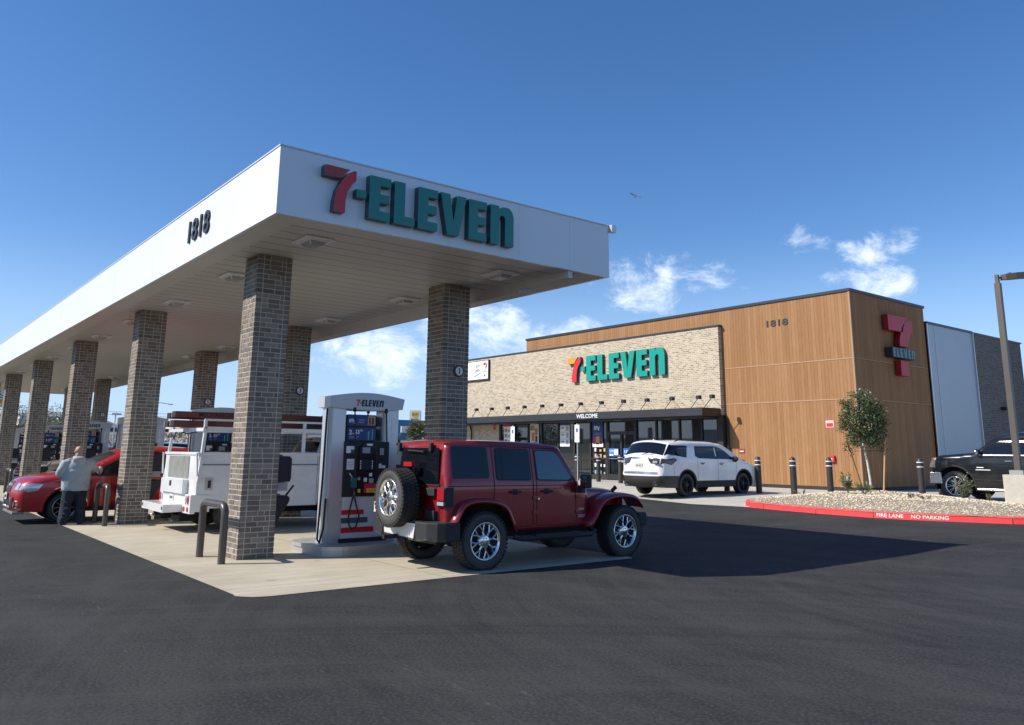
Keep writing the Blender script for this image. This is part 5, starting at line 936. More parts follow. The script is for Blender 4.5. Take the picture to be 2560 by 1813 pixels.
for x in (-1.19, 1.19):
    b.bar((x, .02, .95+.1), (x*.95, .10, 2.06), .06); b.bar((x*1.03, -.02, 1.15), (x, -.05, 1.62), .03); b.bar((x*.93, 2.3, 1.62), (x*.93, 2.3, 2.30), .06); b.bar((x*.93, .08, 2.30), (x*.93, 4.6, 2.30), .045); b.bar((x*.93, .08, 2.12), (x*.93, 4.6, 2.12), .055, .08); b.bar((x*.93, .1, 2.05), (x*.93, .1, 2.30), .055); b.bar((x*.93, 4.6, 1.2), (x*.93, 4.6, 2.30), .05)
for y in (.06, 2.3, 4.5): b.bar((-1.22, y, 2.10), (1.22, y, 2.10), .06, .07)
b.build('ladder_rack', utilw, ut)
ct = [(2.78, .55), (2.76, 1.2), (2.84, 1.60), (2.98, 1.92), (3.15, 1.97), (3.9, 1.97), (4.2, 1.90), (4.85, 1.32), (5.1, 1.28), (5.95, 1.18), (6.15, 1.05), (6.18, .6), (6.1, .42)]
cc = Car(ut, smooth_poly(ct, (1, 7)), [(6.1, .42)]+arch(5.35, .40, .47, -5, 185)+[(2.9, .45), (2.78, .55)], lambda y, z: .98-(.27*(z-1.2) if z > 1.2 else 0)-.12*max(0, y-5)**2, .10, .05, .05, .09)
cc.body('cab', utilw); b = MB(); cc.panel(b, (2.86, 1.64), (2.97, 1.88), .86, .84); b.build('rear_window', glassd, ut, norm=False); b = MB(); cc.panel(b, (4.78, 1.38), (4.26, 1.85), .9, .88); b.build('windscreen', glass2, ut, norm=False)
b = MB(); cc.side(b, [(3.1, 1.32), (4.55, 1.30), (4.1, 1.80), (3.2, 1.82)], .005); b.build('side_window', glassd, ut, norm=False)
b = MB(); b.box((-.13, 2.90, 1.925), (.13, 2.98, 1.965)); b.build('brake_lamp', lampred, ut, bevel=.008)
for s in (1, -1):
    for x, y in ((.93, .88), (.88, 5.35)): wheel(ut, s*x, y, .40, .40, .26, .22, {'n': 8, 'kind': 'S', 'w': .02, 'mats': {'m': alu, 'spoke': alu}}, None, s)
b = MB(); b.box((-.5, -.1, .34), (.5, 5.9, .50)); b.cyl((-.8, .88, .4), (.8, .88, .4), .07); b.bar((-.4, -.35, .36), (-.4, .3, .40), .10); b.box((-.72, -.25, .24), (-.25, .05, .40)); b.box((.0, -.1, .22), (.55, .3, .42)); b.build('chassis', under, ut)
b = MB(); b.bar((-.30, -.40, .30), (-.30, -.40, .22), .05); b.ball((-.30, -.42, .32), .035); b.build('tow_ball', chrome, ut)
b = MB(); b.tube([(-.9, .0, 2.05), (-.8, -.03, 1.95), (-.7, -.02, 2.0), (-.62, -.02, 1.93), (-.55, 0, 2.06), (-.3, .0, 2.0), (-.05, .0, 2.05), (.3, 0, 2.02), (.9, .0, 2.05)], .014, 6); b.build('strap', under, ut)
for i, (x, z, lab) in enumerate(((.44, 2.40, 'upper right'), (.08, 2.375, 'upper left'), (.36, 2.215, 'lower right'), (-.06, 2.20, 'lower left'))):
    b = MB(); b.use(plank); b.box((-.125, -.36, -.062), (.125, 3.3, .062)); b.use(plankend); b.box((-.115, -.366, -.054), (.115, -.36, .054)); b.use(mat('plank letter', (.05, .006, .012), .7))
    if i in (0, 2): put_text(b, 'MECHANICAL' if i == 0 else 'WORK', (.1255, .12 if i == 0 else .22, -.045), (0, 1, 0), (0, 0, 1), .10, .78 if i == 0 else .32, .003, .02)
    b.use(swhite); b.box((-.13, -.372, -.065), (-.118, -.358, .065)); o = b.build('timber_beam', None); o.location = (-18.50+x, 5.50, z+.02)
    tag(o, 'red brown timber beam on the truck rack, %s of the four' % lab, 'timber beam', 'timber beams on the truck rack')
b = MB(); b.lathe([(0, .13), (.02, .14), (.25, .16), (.27, .165)], 20); b.use(swhite); o = b.build('bucket', swhite); o.location = (-18.1, 8.7, 2.16); o.scale = (1, 1, .55); tag(o, 'white bucket upturned on the truck rack above the cab', 'bucket')
b = MB(); b.ball((0, 0, .10), (.12, .3, .13)); b.ball((.05, .25, .16), (.08, .12, .18)); o = b.build('tool_bag', mat('tool bag', (.03, .03, .04), .8, nz=(8, .4))); o.location = (-17.75, 8.15, 2.16); tag(o, 'dark tool bag tied on the truck rack near its cab', 'bag')
# ---------------------------------------------------------------- person
def skin(name, J, E, mt, parent=None, root=0, sub=2, label=None):
    me = bpy.data.meshes.new(name); ks = list(J); me.from_pydata([J[k][0] for k in ks], [(ks.index(a), ks.index(b)) for a, b in E], []); o = bpy.data.objects.new(name, me); C.objects.link(o)
    m = o.modifiers.new('s', 'SKIN'); m.use_smooth_shade = True
    for i, k in enumerate(ks):
        r = J[k][1]; v = me.skin_vertices[0].data[i]; v.radius = (r, r) if not isinstance(r, tuple) else r; v.use_root = (i == root)
    s = o.modifiers.new('u', 'SUBSURF'); s.levels = sub; s.render_levels = sub
    bpy.context.view_layer.update(); dg = bpy.context.evaluated_depsgraph_get(); n = bpy.data.meshes.new_from_object(o.evaluated_get(dg)); bpy.data.objects.remove(o)
    o = bpy.data.objects.new(name, n); C.objects.link(o); n.materials.clear(); n.materials.append(mt); n.polygons.foreach_set('use_smooth', [True]*len(n.polygons))
    if parent is not None: o.parent = parent
    return o
# local frame: faces +Y (turned so that +Y looks at the car), +X is the person's right
ps = empty('person', (-20.93, 3.95, .006), R(90), 'bald person in a grey hooded sweatshirt and dark jeans touching the red car mirror', 'person')
skinm = mat('skin', (.42, .235, .16), .5, nz=(9, .08)); hood = mat('grey sweatshirt', (.36, .40, .42), .9, nz=(5, .12), bump=(9, .9)); jean = mat('dark jeans', (.012, .018, .032), .85, nz=(7, .3), bump=(12, .8)); shoem = mat('shoe', (.06, .06, .065), .6)
J = {'pelvis': ((0, 0, .93), .13), 'belly': ((0, .0, 1.10), .15), 'chest': ((0, -.01, 1.30), .15), 'neck': ((0, .03, 1.46), .062), 'jaw': ((0, .055, 1.55), .075), 'head': ((0, .045, 1.625), .092), 'crown': ((0, .04, 1.67), .07),
     'shR': ((.19, .0, 1.40), .065), 'elR': ((.36, .14, 1.22), .05), 'wrR': ((.50, .32, 1.20), .032), 'shL': ((-.19, .0, 1.40), .065), 'elL': ((-.29, .02, 1.15), .05), 'wrL': ((-.22, .22, 1.02), .032),
     'hipR': ((.10, 0, .88), .10), 'knR': ((.15, .02, .48), .065), 'anR': ((.17, -.02, .10), .045), 'hipL': ((-.10, 0, .88), .10), 'knL': ((-.15, .04, .48), .065), 'anL': ((-.16, .0, .10), .045)}
E_ = [('pelvis', 'belly'), ('belly', 'chest'), ('chest', 'neck'), ('neck', 'jaw'), ('jaw', 'head'), ('head', 'crown'), ('chest', 'shR'), ('shR', 'elR'), ('elR', 'wrR'), ('chest', 'shL'), ('shL', 'elL'), ('elL', 'wrL'), ('pelvis', 'hipR'), ('hipR', 'knR'), ('knR', 'anR'), ('pelvis', 'hipL'), ('hipL', 'knL'), ('knL', 'anL')]
def hand(pre, w, d, side):
    w = Vector(w); d = Vector(d).normalized(); u = Vector((0, 0, 1)); sd = d.cross(u).normalized()*side
    J[pre+'palm'] = (tuple(w+d*.05), .024); E_.append(('wr'+pre, pre+'palm')); prev = pre+'palm'
    for i, (o, L) in enumerate(((-.03, .075), (-.011, .085), (.009, .08), (.028, .062))):
        a = w+d*.085+sd*o; b = a+d*L*.5-u*.012; c = b+d*L*.35-u*.025
        for k, (q, r) in enumerate(((a, .010), (b, .009), (c, .0075))): J['%sf%d%d' % (pre, i, k)] = (tuple(q), r)
        E_.append((prev, '%sf%d0' % (pre, i))); E_.append(('%sf%d0' % (pre, i), '%sf%d1' % (pre, i))); E_.append(('%sf%d1' % (pre, i), '%sf%d2' % (pre, i)))
    a = w+d*.05-sd*.035; b = a+d*.035-sd*.015; J[pre+'t0'] = (tuple(a), .011); J[pre+'t1'] = (tuple(b), .009); E_.append((prev, pre+'t0')); E_.append((pre+'t0', pre+'t1'))
hand('R', (.50, .32, 1.20), (.55, .8, -.05), 1); hand('L', (-.22, .22, 1.02), (.25, .95, -.2), -1)
skin('body', J, E_, skinm, ps)
def fused(name, parts, mt, parent, vox=.016, it=6):
    """overlapping closed shapes fused into one continuous skin"""
    b = MB()
    for p in parts: p(b)
    o = b.build(name, mt); m = o.modifiers.new('r', 'REMESH'); m.mode = 'VOXEL'; m.voxel_size = vox; m.use_smooth_shade = True; k = o.modifiers.new('s', 'SMOOTH'); k.iterations = it; k.factor = .6
    bpy.context.view_layer.update(); me = bpy.data.meshes.new_from_object(o.evaluated_get(bpy.context.evaluated_depsgraph_get())); bpy.data.objects.remove(o); o = bpy.data.objects.new(name, me); C.objects.link(o); o.parent = parent; return o
def headf(b):
    b.ball((.0, .035, 1.635), (.080, .098, .095), 24, 16); b.ball((.080, .03, 1.61), (.016, .025, .034)); b.ball((-.080, .03, 1.61), (.016, .025, .034)); b.ball((0, .135, 1.60), (.016, .022, .024)); b.ball((0, .09, 1.555), (.052, .045, .04)); b.ball((0, .0, 1.52), (.062, .062, .09)); b.ball((0, .09, 1.625), (.06, .045, .02))
fused('head', [headf], skinm, ps, .008, 2)
b = MB(); b.use(mat('eye', (.03, .03, .03), .3)); b.ball((.03, .134, 1.635), .011); b.ball((-.03, .134, 1.635), .011); b.use(mat('lip', (.35, .12, .1), .5)); b.ball((0, .14, 1.575), (.024, .008, .007)); b.build('face', None, ps)
def rings(b, R_, n=24):   # (x, y, z, rx, ry)
    vs = [(x+rx*math.cos(2*math.pi*k/n)*(1+.03*math.sin(3*k+i*2)), y+ry*math.sin(2*math.pi*k/n), z+.012*math.sin(k*1.7+i)) for i, (x, y, z, rx, ry) in enumerate(R_) for k in range(n)]
    b.add(vs, [(i*n+k, i*n+(k+1) % n, (i+1)*n+(k+1) % n, (i+1)*n+k) for i in range(len(R_)-1) for k in range(n)]+[tuple(range(n))[::-1], tuple(range((len(R_)-1)*n, len(R_)*n))], None, True)
def sweat(b):
    rings(b, [(0, .0, .73, .265, .185), (0, .0, .78, .285, .20), (0, 0, .95, .295, .215), (0, -.005, 1.12, .29, .21), (0, -.015, 1.28, .275, .185), (0, -.01, 1.38, .22, .15), (0, .0, 1.45, .12, .10), (0, .03, 1.50, .085, .085)])
    b.tube([(.15, -.01, 1.37), (.24, .0, 1.35), (.34, .09, 1.25), (.38, .15, 1.21), (.45, .25, 1.205), (.495, .315, 1.20)], [.10, .105, .09, .085, .07, .05], 16); b.tube([(-.15, -.01, 1.37), (-.25, .0, 1.33), (-.33, -.02, 1.18), (-.345, .01, 1.12), (-.30, .12, 1.06), (-.24, .20, 1.025)], [.10, .105, .092, .09, .075, .05], 16)
    b.ball((0, -.12, 1.43), (.145, .085, .075), 18, 10); b.ball((0, -.135, 1.38), (.10, .06, .08), 16, 10); b.ball((.07, .0, 1.47), (.05, .10, .045), 14, 8); b.ball((-.07, .0, 1.47), (.05, .10, .045), 14, 8)
    for z, x in ((.98, -.1), (1.1, .12), (.88, .1), (1.2, -.08)): b.tube([(x-.12, -.205, z), (x, -.215, z-.03), (x+.1, -.205, z+.03)], .012, 6)
fused('sweatshirt', [sweat], hood, ps)
def pants(b):
    rings(b, [(0, 0, .92, .23, .165), (0, 0, .80, .25, .19), (0, .0, .68, .235, .175)])
    for s in (1, -1):
        rings(b, [(s*.115, 0, .80, .135, .165), (s*.125, .01, .60, .128, .15), (s*.14, .03, .42, .118, .135), (s*.155, .01, .25, .115, .13), (s*.165, .0, .12, .118, .14), (s*.17, .0, .035, .112, .135)])
        for z in (.16, .24, .38, .5): b.tube([(s*.15-.1, -.125, z), (s*.15, -.14, z-.03), (s*.15+.1, -.12, z+.01)], .013, 6)
fused('jeans', [pants], jean, ps)
for s, x, y in ((1, .175, .0), (-1, -.165, .02)): b = MB(); b.ball((x, y+.06, .04), (.052, .145, .05), 16, 8); b.box((x-.05, y-.09, 0), (x+.05, y+.19, .025)); b.build('shoe', shoem, ps)
# ---------------------------------------------------------------- black bollards before the store
def bollard():
    o = empty('bollard', (0, 0, 0)); b = MB(); b.lathe([(0, .105), (1.14, .100), (1.19, .095), (1.24, .07), (1.265, .035), (1.272, 0)], 24); b.build('post', mat('bollard sleeve', (.040, .034, .030), .45, nz=(4, .1)), o)
    for z in (1.13, .98): b = MB(); b.lathe([(z-.016, .103), (z-.014, .1085), (z+.014, .1085), (z+.016, .103)], 24); b.build('band', swhite, o)
    return o
bo = bollard(); BL = [(-29.35, 27.3, 'behind the accessible parking sign'), (-27.95, 27.3, 'in front of the left door leaf'), (-26.18, 26.95, 'in front of the right door leaf, beside the white car'), (-19.16, 25.3, 'hidden behind the white car'), (-17.53, 24.95, 'touching the nose of the white car'), (-16.08, 24.85, 'standing alone before the sunlit timber wall'), (-15.37, 25.91, 'just left of the red fire connection and the tree'), (-13.37, 28.16, 'before the dark timber wall, left of the pickup'), (-13.11, 29.0, 'half hidden by the pickup bumper')]
BL[0] = (-29.75, 27.6, BL[0][2])
for i, (x, y, t) in enumerate(BL):
    o = bo if i == 0 else copy_tree(bo); o.location = (x, y, gz(y)); tag(o, 'black bollard with white bands, '+t, 'bollard', 'bollards before the store')
# accessible parking signs
def psign():
    o = empty('parking_sign', (0, 0, 0)); b = MB(); b.cyl((0, 0, 0), (0, 0, 2.62), .028, 8); b.build('post', silver, o)
    b = MB(); b.use(swhite); b.prism(rrect(.165, .30, .03), (0, -.035, 2.34), (1, 0, 0), (0, 0, 1), (0, .006, 0)); b.prism(rrect(.165, .11, .03), (0, -.035, 1.92), (1, 0, 0), (0, 0, 1), (0, .006, 0)); b.ball((0, -.03, 2.66), .03, 8, 6)
    b.build('panel', None, o); b = MB(); b.use(lblue2); y = -.0365; b.box((-.07, y-.002, 2.28), (.07, y, 2.47)); b.use(swhite); b.lathe([(0, .018), (.003, .018), (.003, 0)], 10, Matrix.Translation((-.005, y-.004, 2.44)) @ Matrix.Rotation(R(90), 4, 'Z'), 'x'); b.bar((-.005, y-.003, 2.42), (.0, y-.003, 2.35), .016, .002); b.bar((.0, y-.003, 2.355), (.035, y-.003, 2.34), .014, .002); b.bar((.035, y-.003, 2.345), (.04, y-.003, 2.30), .012, .002); b.use(lgrey)
    for z in (2.20, 2.16, 2.12, 1.96, 1.90, 1.55+.33): b.box((-.09, y-.001, z), (.09, y, z+.012))
    b.build('print', None, o); return o
s1 = psign(); s1.location = (-28.95, 26.9, .36); tag(s1, 'white accessible parking sign on a post left of the doors', 'sign', 'accessible parking signs')
s2 = copy_tree(s1); s2.location = (-34.04, 27.0, .36); tag(s2, 'white accessible parking sign before the far left shop window', 'sign', 'accessible parking signs')
# ---------------------------------------------------------------- planted island
def leaf(b, p, d, L, w, n=None):
    d = d.normalized(); s = d.cross(Vector((random.uniform(-1, 1), random.uniform(-1, 1), random.uniform(-.3, 1)))).normalized()*w/2; m_ = p+d*L*.5; b.add([p, m_+s, p+d*L, m_-s], [(0, 1, 2, 3)], None, False)
KP = [(-14.95, 21.5), (-14.92, 20.9), (-14.85, 20.5), (-14.68, 20.2), (-14.35, 19.98), (-13.85, 19.87), (-12.15, 19.70), (-10.55, 19.66), (-9.7, 19.76), (-9.1, 19.90), (-8.4, 20.08), (-7.69, 20.26), (-6.9, 20.6), (-6.1, 21.1), (-5.4, 21.8), (-4.9, 22.7)]
BK = [(-4.9, 22.7), (-7.6, 23.4), (-9.0, 24.2), (-10.2, 25.1), (-11.2, 25.85), (-12.2, 26.45), (-13.0, 26.75), (-13.9, 26.55), (-14.75, 25.9), (-14.95, 25.4), (-14.95, 21.5)]
def kerb(name, pts, mt, w=.16, h=.15):
    b = MB(); n = len(pts); P = []
    for i, (x, y) in enumerate(pts):
        a = pts[max(i-1, 0)]; c = pts[min(i+1, n-1)]; d = Vector((c[0]-a[0], c[1]-a[1], 0)).normalized(); nn = Vector((-d.y, d.x, 0)); z = gz(y); q = Vector((x, y, z))
        P += [q+Vector((0, 0, -.03)), q+Vector((0, 0, h-.03))+nn*.012, q+Vector((0, 0, h))+nn*.04, q+nn*w+Vector((0, 0, h)), q+nn*w+Vector((0, 0, -.03))]
    b.add(P, [(i*5+k, (i+1)*5+k, (i+1)*5+k+1, i*5+k+1) for i in range(n-1) for k in range(4)]+[(0, 1, 2, 3, 4), tuple(range(5*n-5, 5*n))[::-1]], None, False); return b.build(name, mt, norm=True)
KP2 = resample(KP, .25); kb = tag(kerb('kerb', KP2, kerbred), 'red painted kerb round the gravel bed reading FIRE LANE NO PARKING', 'kerb')
b = MB()
for (x, y), (dx, dy) in (((-13.85, 19.87), (1.7, -.17)), ((-12.15, 19.70), (1.6, -.04)), ((-10.58, 19.66), (1, .05)), ((-7.69, 20.26), (.8, .34))):
    d = Vector((dx, dy, 0)).normalized(); nn = Vector((-d.y, d.x, 0)); p = Vector((x, y, gz(y))); b.add([p-nn*.003-d*.006, p-nn*.003+d*.006, p+nn*.009+d*.006+Vector((0, 0, .12)), p+nn*.009-d*.006+Vector((0, 0, .12))], [(0, 1, 2, 3)], None, False)
b.build('joint', under, kb)
b = MB(); tx = 0; 
def kerb_text(b, s, x0, x1):   # letters follow the curve of the kerb face
    vs, fs = text_geo(s, 1, .012); xa, xb = min(v[0] for v in vs), max(v[0] for v in vs); ya, yb = min(v[1] for v in vs), max(v[1] for v in vs); out = []
    for v in vs:
        X = x0+(x1-x0)*(v[0]-xa)/(xb-xa); Y = None
        for (p, q), (r_, t) in zip(KP, KP[1:]):
            if p <= X <= r_: Y = q+(t-q)*(X-p)/(r_-p)
        h = .035+.085*(v[1]-ya)/(yb-ya); out.append((X, Y-.004+h*.1, gz(Y)+h))
    b.add(out, fs, None, False)
kerb_text(b, 'FIRE LANE', -10.50, -9.88); kerb_text(b, 'NO PARKING', -9.70, -8.92); b.build('lettering', letterw, kb, norm=False)
tag(kerb('kerb', resample(BK, .3), conc3), 'pale concrete kerb along the back of the gravel bed', 'kerb')
BED = [(x, y) for x, y in KP]+BK[1:-1]; nB = len(BED)
def bedz(x, y):
    d = min(seg_d((x, y), BED[i], BED[(i+1) % nB]) for i in range(nB)); return gz(y)+.13+.14*min(1, d/1.6)+.03*noise.noise(Vector((x*.9, y*.9, 0)))
gb = MB(); yy = 19.6; g_ = .28; pts = [Vector(p) for p in BED]
while yy < 26.8:
    xx = -15
    while xx < -4.8:
        if inside((xx, yy), BED) and min(seg_d((xx, yy), BED[i], BED[(i+1) % nB]) for i in range(nB)) > .12: pts.append(Vector((xx, yy)))
        xx += g_
    yy += g_
v, _, f, *_ = geometry.delaunay_2d_cdt(pts, [(i, (i+1) % nB) for i in range(nB)], [], 1, 1e-5)
gb.add([(p.x, p.y, bedz(p.x, p.y)) for p in v], [tuple(t) for t in f if inside((sum(v[i].x for i in t)/3, sum(v[i].y for i in t)/3), BED)], None, True)
def m_gravel():
    g = N('gravel bed'); vo = g.n.new('ShaderNodeTexVoronoi'); vo.inputs['Scale'].default_value = 34; g.l.new(g.tc.outputs['Object'], vo.inputs['Vector']); c = g.xyz(vo.outputs['Color'])
    col = g.mix(c[0], (.46, .37, .25), (.72, .64, .50)); col = g.mix(g.mr(vo.outputs['Distance'], .25, .6, 0, .8), col, (.12, .09, .06)); g.bump(g.ma('SUBTRACT', 1., vo.outputs['Distance']), .9, .02); return g.out(col, .9)
tag(gb.build('gravel_bed', m_gravel(), norm=False), kind='structure')
b = MB(); rg = random.Random(11); cnt = 0
while cnt < 5200:
    x, y = rg.uniform(-15, -5), rg.uniform(19.7, 26.7)
    if y > 22.8 and rg.random() < .45: continue
    if not inside((x, y), BED) or min(seg_d((x, y), BED[i], BED[(i+1) % nB]) for i in range(nB)) < .17: continue
    cnt += 1; r = rg.uniform(.014, .034); z = bedz(x, y)+r*.25; t = rg.random(); k = rg.uniform(.8, 1.15); b.col = tuple(q*k for q in ((.68, .56, .38) if t < .6 else ((.80, .73, .58) if t < .85 else (.42, .30, .19))))
    a = rg.uniform(0, 6.3); P = [(x+math.cos(a+q*math.pi/2)*r*rg.uniform(.7, 1.2), y+math.sin(a+q*math.pi/2)*r*rg.uniform(.7, 1.2), z) for q in range(4)]; b.add(P+[(x, y, z+r*.7)], [(0, 1, 4), (1, 2, 4), (2, 3, 4), (3, 0, 4)], None, False)
tag(b.build('gravel', gravelm, norm=False), kind='stuff')
# street tree with stakes
def canopy_leaves(b, c, rad, ncl, nl, cr, L, w, cols, hole=.0, rg=random):
    for _ in range(ncl):
        while True:
            q = Vector((rg.uniform(-1, 1), rg.uniform(-1, 1), rg.uniform(-1, 1)))
            if q.length < 1 and q.length > hole: break
        cc = Vector((c[0]+q.x*rad[0], c[1]+q.y*rad[1], c[2]+q.z*rad[2])); base = rg.choice(cols)
        for _ in range(nl):
            p = cc+Vector((rg.gauss(0, cr), rg.gauss(0, cr), rg.gauss(0, cr))); k = rg.uniform(.6, 1.5); b.col = tuple(v*k for v in base); leaf(b, p, Vector((rg.uniform(-1, 1), rg.uniform(-1, 1), rg.uniform(-.6, .9))), L*rg.uniform(.7, 1.2), w)
random.seed(21)
tr = empty('street_tree', (-13.30, 24.72, .58), 0, 'young staked tree with a pale trunk and dark glossy crown by the store corner', 'tree')
b = MB(); b.tube([(0, 0, -.1), (-.01, .0, .4), (-.06, .0, .9), (-.13, .02, 1.3), (-.18, .02, 1.75), (-.16, .02, 2.3), (-.13, 0, 2.8)], [.045, .038, .034, .03, .026, .018, .008], 10)
for a, z, r in ((0, 1.35, .5), (1.3, 1.45, .5), (2.6, 1.4, .5), (3.9, 1.6, .55), (5.1, 1.5, .5), (.7, 1.9, .45), (3.2, 2.0, .45), (4.6, 2.1, .4)): b.tube([(-.16, .02, z), (-.16+r*.5*math.cos(a), .02+r*.5*math.sin(a), z+.25), (-.16+r*math.cos(a), .02+r*math.sin(a), z+.55)], [.014, .010, .005], 6)
b.build('trunk', bark, tr)
b = MB(); cols = [(.040, .065, .018), (.06, .09, .026), (.028, .048, .014), (.10, .13, .045), (.15, .15, .07)]
canopy_leaves(b, (-.14, .02, 2.26), (.66, .66, .78), 150, 40, .075, .085, .038, cols, .25); canopy_leaves(b, (-.10, .02, 1.74), (.64, .64, .36), 52, 34, .07, .08, .036, cols, .3)
canopy_leaves(b, (-.45, -.35, 1.35), (.14, .14, .2), 8, 16, .05, .07, .03, cols); canopy_leaves(b, (-.72, -.3, 1.9), (.12, .12, .12), 5, 14, .05, .07, .03, cols); canopy_leaves(b, (.16, .30, 1.42), (.30, .3, .16), 12, 20, .06, .07, .03, cols)
for k in range(26): 
    a = random.uniform(0, 6.3); e = random.uniform(.1, 1.4); d = Vector((math.cos(a)*math.cos(e), math.sin(a)*math.cos(e), math.sin(e))); p0 = Vector((-.14, .02, 2.28))+Vector((d.x*.6, d.y*.6, d.z*.72))
    for j in range(7): b.col = cols[3]; leaf(b, p0+d*.03*j, d+Vector((random.uniform(-.8, .8), random.uniform(-.8, .8), random.uniform(-.5, .5))), .08, .03)
b.build('crown', leafm, tr, norm=False)
b = MB(); b.bar((-.42, -.39, 1.25), (.43, .32, 1.28), .012); b.build('tie', matte, tr)
for (p, q, t) in (((-13.72, 25.05, .5), (-13.78, 24.30, 2.2), 'leaning wooden stake left of the young tree'), ((-12.72, 24.34, .5), (-12.86, 24.98, 2.28), 'upright wooden stake right of the young tree')):
    b = MB(); b.tube([p, q], [.032, .028], 8); tag(b.build('tree_stake', stakem), t, 'stake', 'stakes beside the young tree')
def shrub(name, x, y, h, r, n, label, cols, L=.16, W_=.022):
    o = empty(name, (x, y, bedz(x, y)-.01), 0, label, 'shrub'); b = MB(); bt = MB()
    for i in range(max(4, n//9)):
        a = random.uniform(0, 6.3); t = random.uniform(.25, 1); tip = Vector((math.cos(a)*r*t, math.sin(a)*r*t, h*random.uniform(.55, .95))); bt.tube([(0, 0, 0), tuple(tip*.5+Vector((0, 0, h*.08))), tuple(tip)], [.008, .006, .003], 5)
        for j in range(9*3): k = random.uniform(.3, 1.0); p = tip*k; b.col = tuple(v*random.uniform(.7, 1.4) for v in random.choice(cols)); leaf(b, p, Vector((math.cos(a)*.6+random.uniform(-.8, .8), math.sin(a)*.6+random.uniform(-.8, .8), random.uniform(.1, 1.3))), L*random.uniform(.6, 1.1), W_)
    bt.build('stem', barkd, o); b.build('foliage', leafm, o, norm=False); return o
ol = [(.10, .14, .05), (.07, .10, .035), (.16, .19, .09), (.20, .20, .10)]
shrub('shrub', -12.95, 22.75, .62, .24, 90, 'taller bladed shrub at the foot of the leaning stake', ol); shrub('shrub', -12.42, 22.70, .30, .24, 60, 'low bladed shrub just right of the taller one, under the young tree', ol); shrub('shrub', -9.98, 23.25, .62, .26, 90, 'bladed shrub in the gravel before the pickup front wheel', ol)
dry = [(.16, .15, .06), (.22, .18, .09), (.12, .12, .05)]
shrub('shrub', -13.95, 22.0, .17, .30, 40, 'sparse dry weed at the left end of the gravel bed', dry, .08, .012); shrub('shrub', -10.85, 22.2, .16, .14, 24, 'tiny green weed in the middle of the gravel bed', dry, .08, .012); shrub('shrub', -10.35, 21.85, .12, .22, 30, 'low yellowish weed right of the tiny green one in the gravel', dry, .08, .012); shrub('shrub', -9.35, 23.3, .20, .08, 16, 'thin dry sprig right of the bladed shrub by the lamp base', dry, .08, .012)
# lamp post on its concrete base
lp = empty('lamp_post', (-9.00, 24.45, .36), 0, 'brown square lamp post on a thick pale concrete base at the right edge', 'street lamp')
b = MB(); b.prism(rrect(.31, .31, .06), (0, 0, -.1), (1, 0, 0), (0, 1, 0), (0, 0, .98)); b.build('concrete_base', conc3, lp, bevel=.02)
b = MB(); b.box((-.17, -.17, .88), (.17, .17, 1.0)); b.build('base_cover', mat('grey base cover', (.3, .3, .29), .5), lp)
ca, sa = .62, .78; M = Matrix.Rotation(math.atan2(sa, ca), 4, 'Z'); b = MB(); b.box((-.072, -.072, .95), (.072, .072, 6.12), Matrix.Rotation(0, 4, 'Z')); b.build('pole', polebr, lp)
b = MB(); b.box((-.045, -.045, 6.12), (.045, .045, 6.36)); b.bar((0, 0, 6.28), (.14*ca*1.0, .14*sa, 6.28), .05); b.build('bracket', polebr, lp)
b = MB(); b.prism([(.13, -.05), (.20, -.11), (.45, -.17), (.75, -.17), (.80, -.1), (.80, .1), (.75, .17), (.45, .17), (.20, .11), (.13, .05)], (0, 0, 6.21), Vector((ca, sa, 0)), Vector((-sa, ca, 0)), Vector((0, 0, .15))); b.v = [(x, y, z+.10*(x*ca+y*sa)) for x, y, z in b.v]; b.build('lamp_head', polebr, lp, bevel=.02)
b = MB(); b.cyl((ca*.38, sa*.38, 6.36), (ca*.38, sa*.38, 6.43), .035); b.build('photocell', matte, lp)
# gull
bd = MB(); bd.ball((0, 0, 0), (.06, .16, .05), 10, 8); bd.prism([(0, -.05), (.35, -.14), (.42, -.10), (.30, .02), (0, .07)], (.03, 0, .02), (1, 0, .25), (0, 1, 0), (0, 0, .012)); bd.prism([(0, -.05), (-.35, -.14), (-.42, -.10), (-.30, .02), (0, .07)], (-.03, 0, .02), (1, 0, -.25), (0, 1, 0), (0, 0, .012)); bd.prism([(-.03, -.1), (.03, -.1), (.05, -.26), (-.05, -.26)], (0, 0, 0), (1, 0, 0), (0, 1, 0), (0, 0, .01))
o = bd.build('bird', mat('feathers', (.16, .15, .13), .8, nz=(20, .3))); o.location = (-29.6, 32.0, 15.7); o.rotation_euler = (R(50), R(20), R(50)); o.scale = (.8, .8, .8); tag(o, 'small bird gliding alone in the blue sky', 'bird')
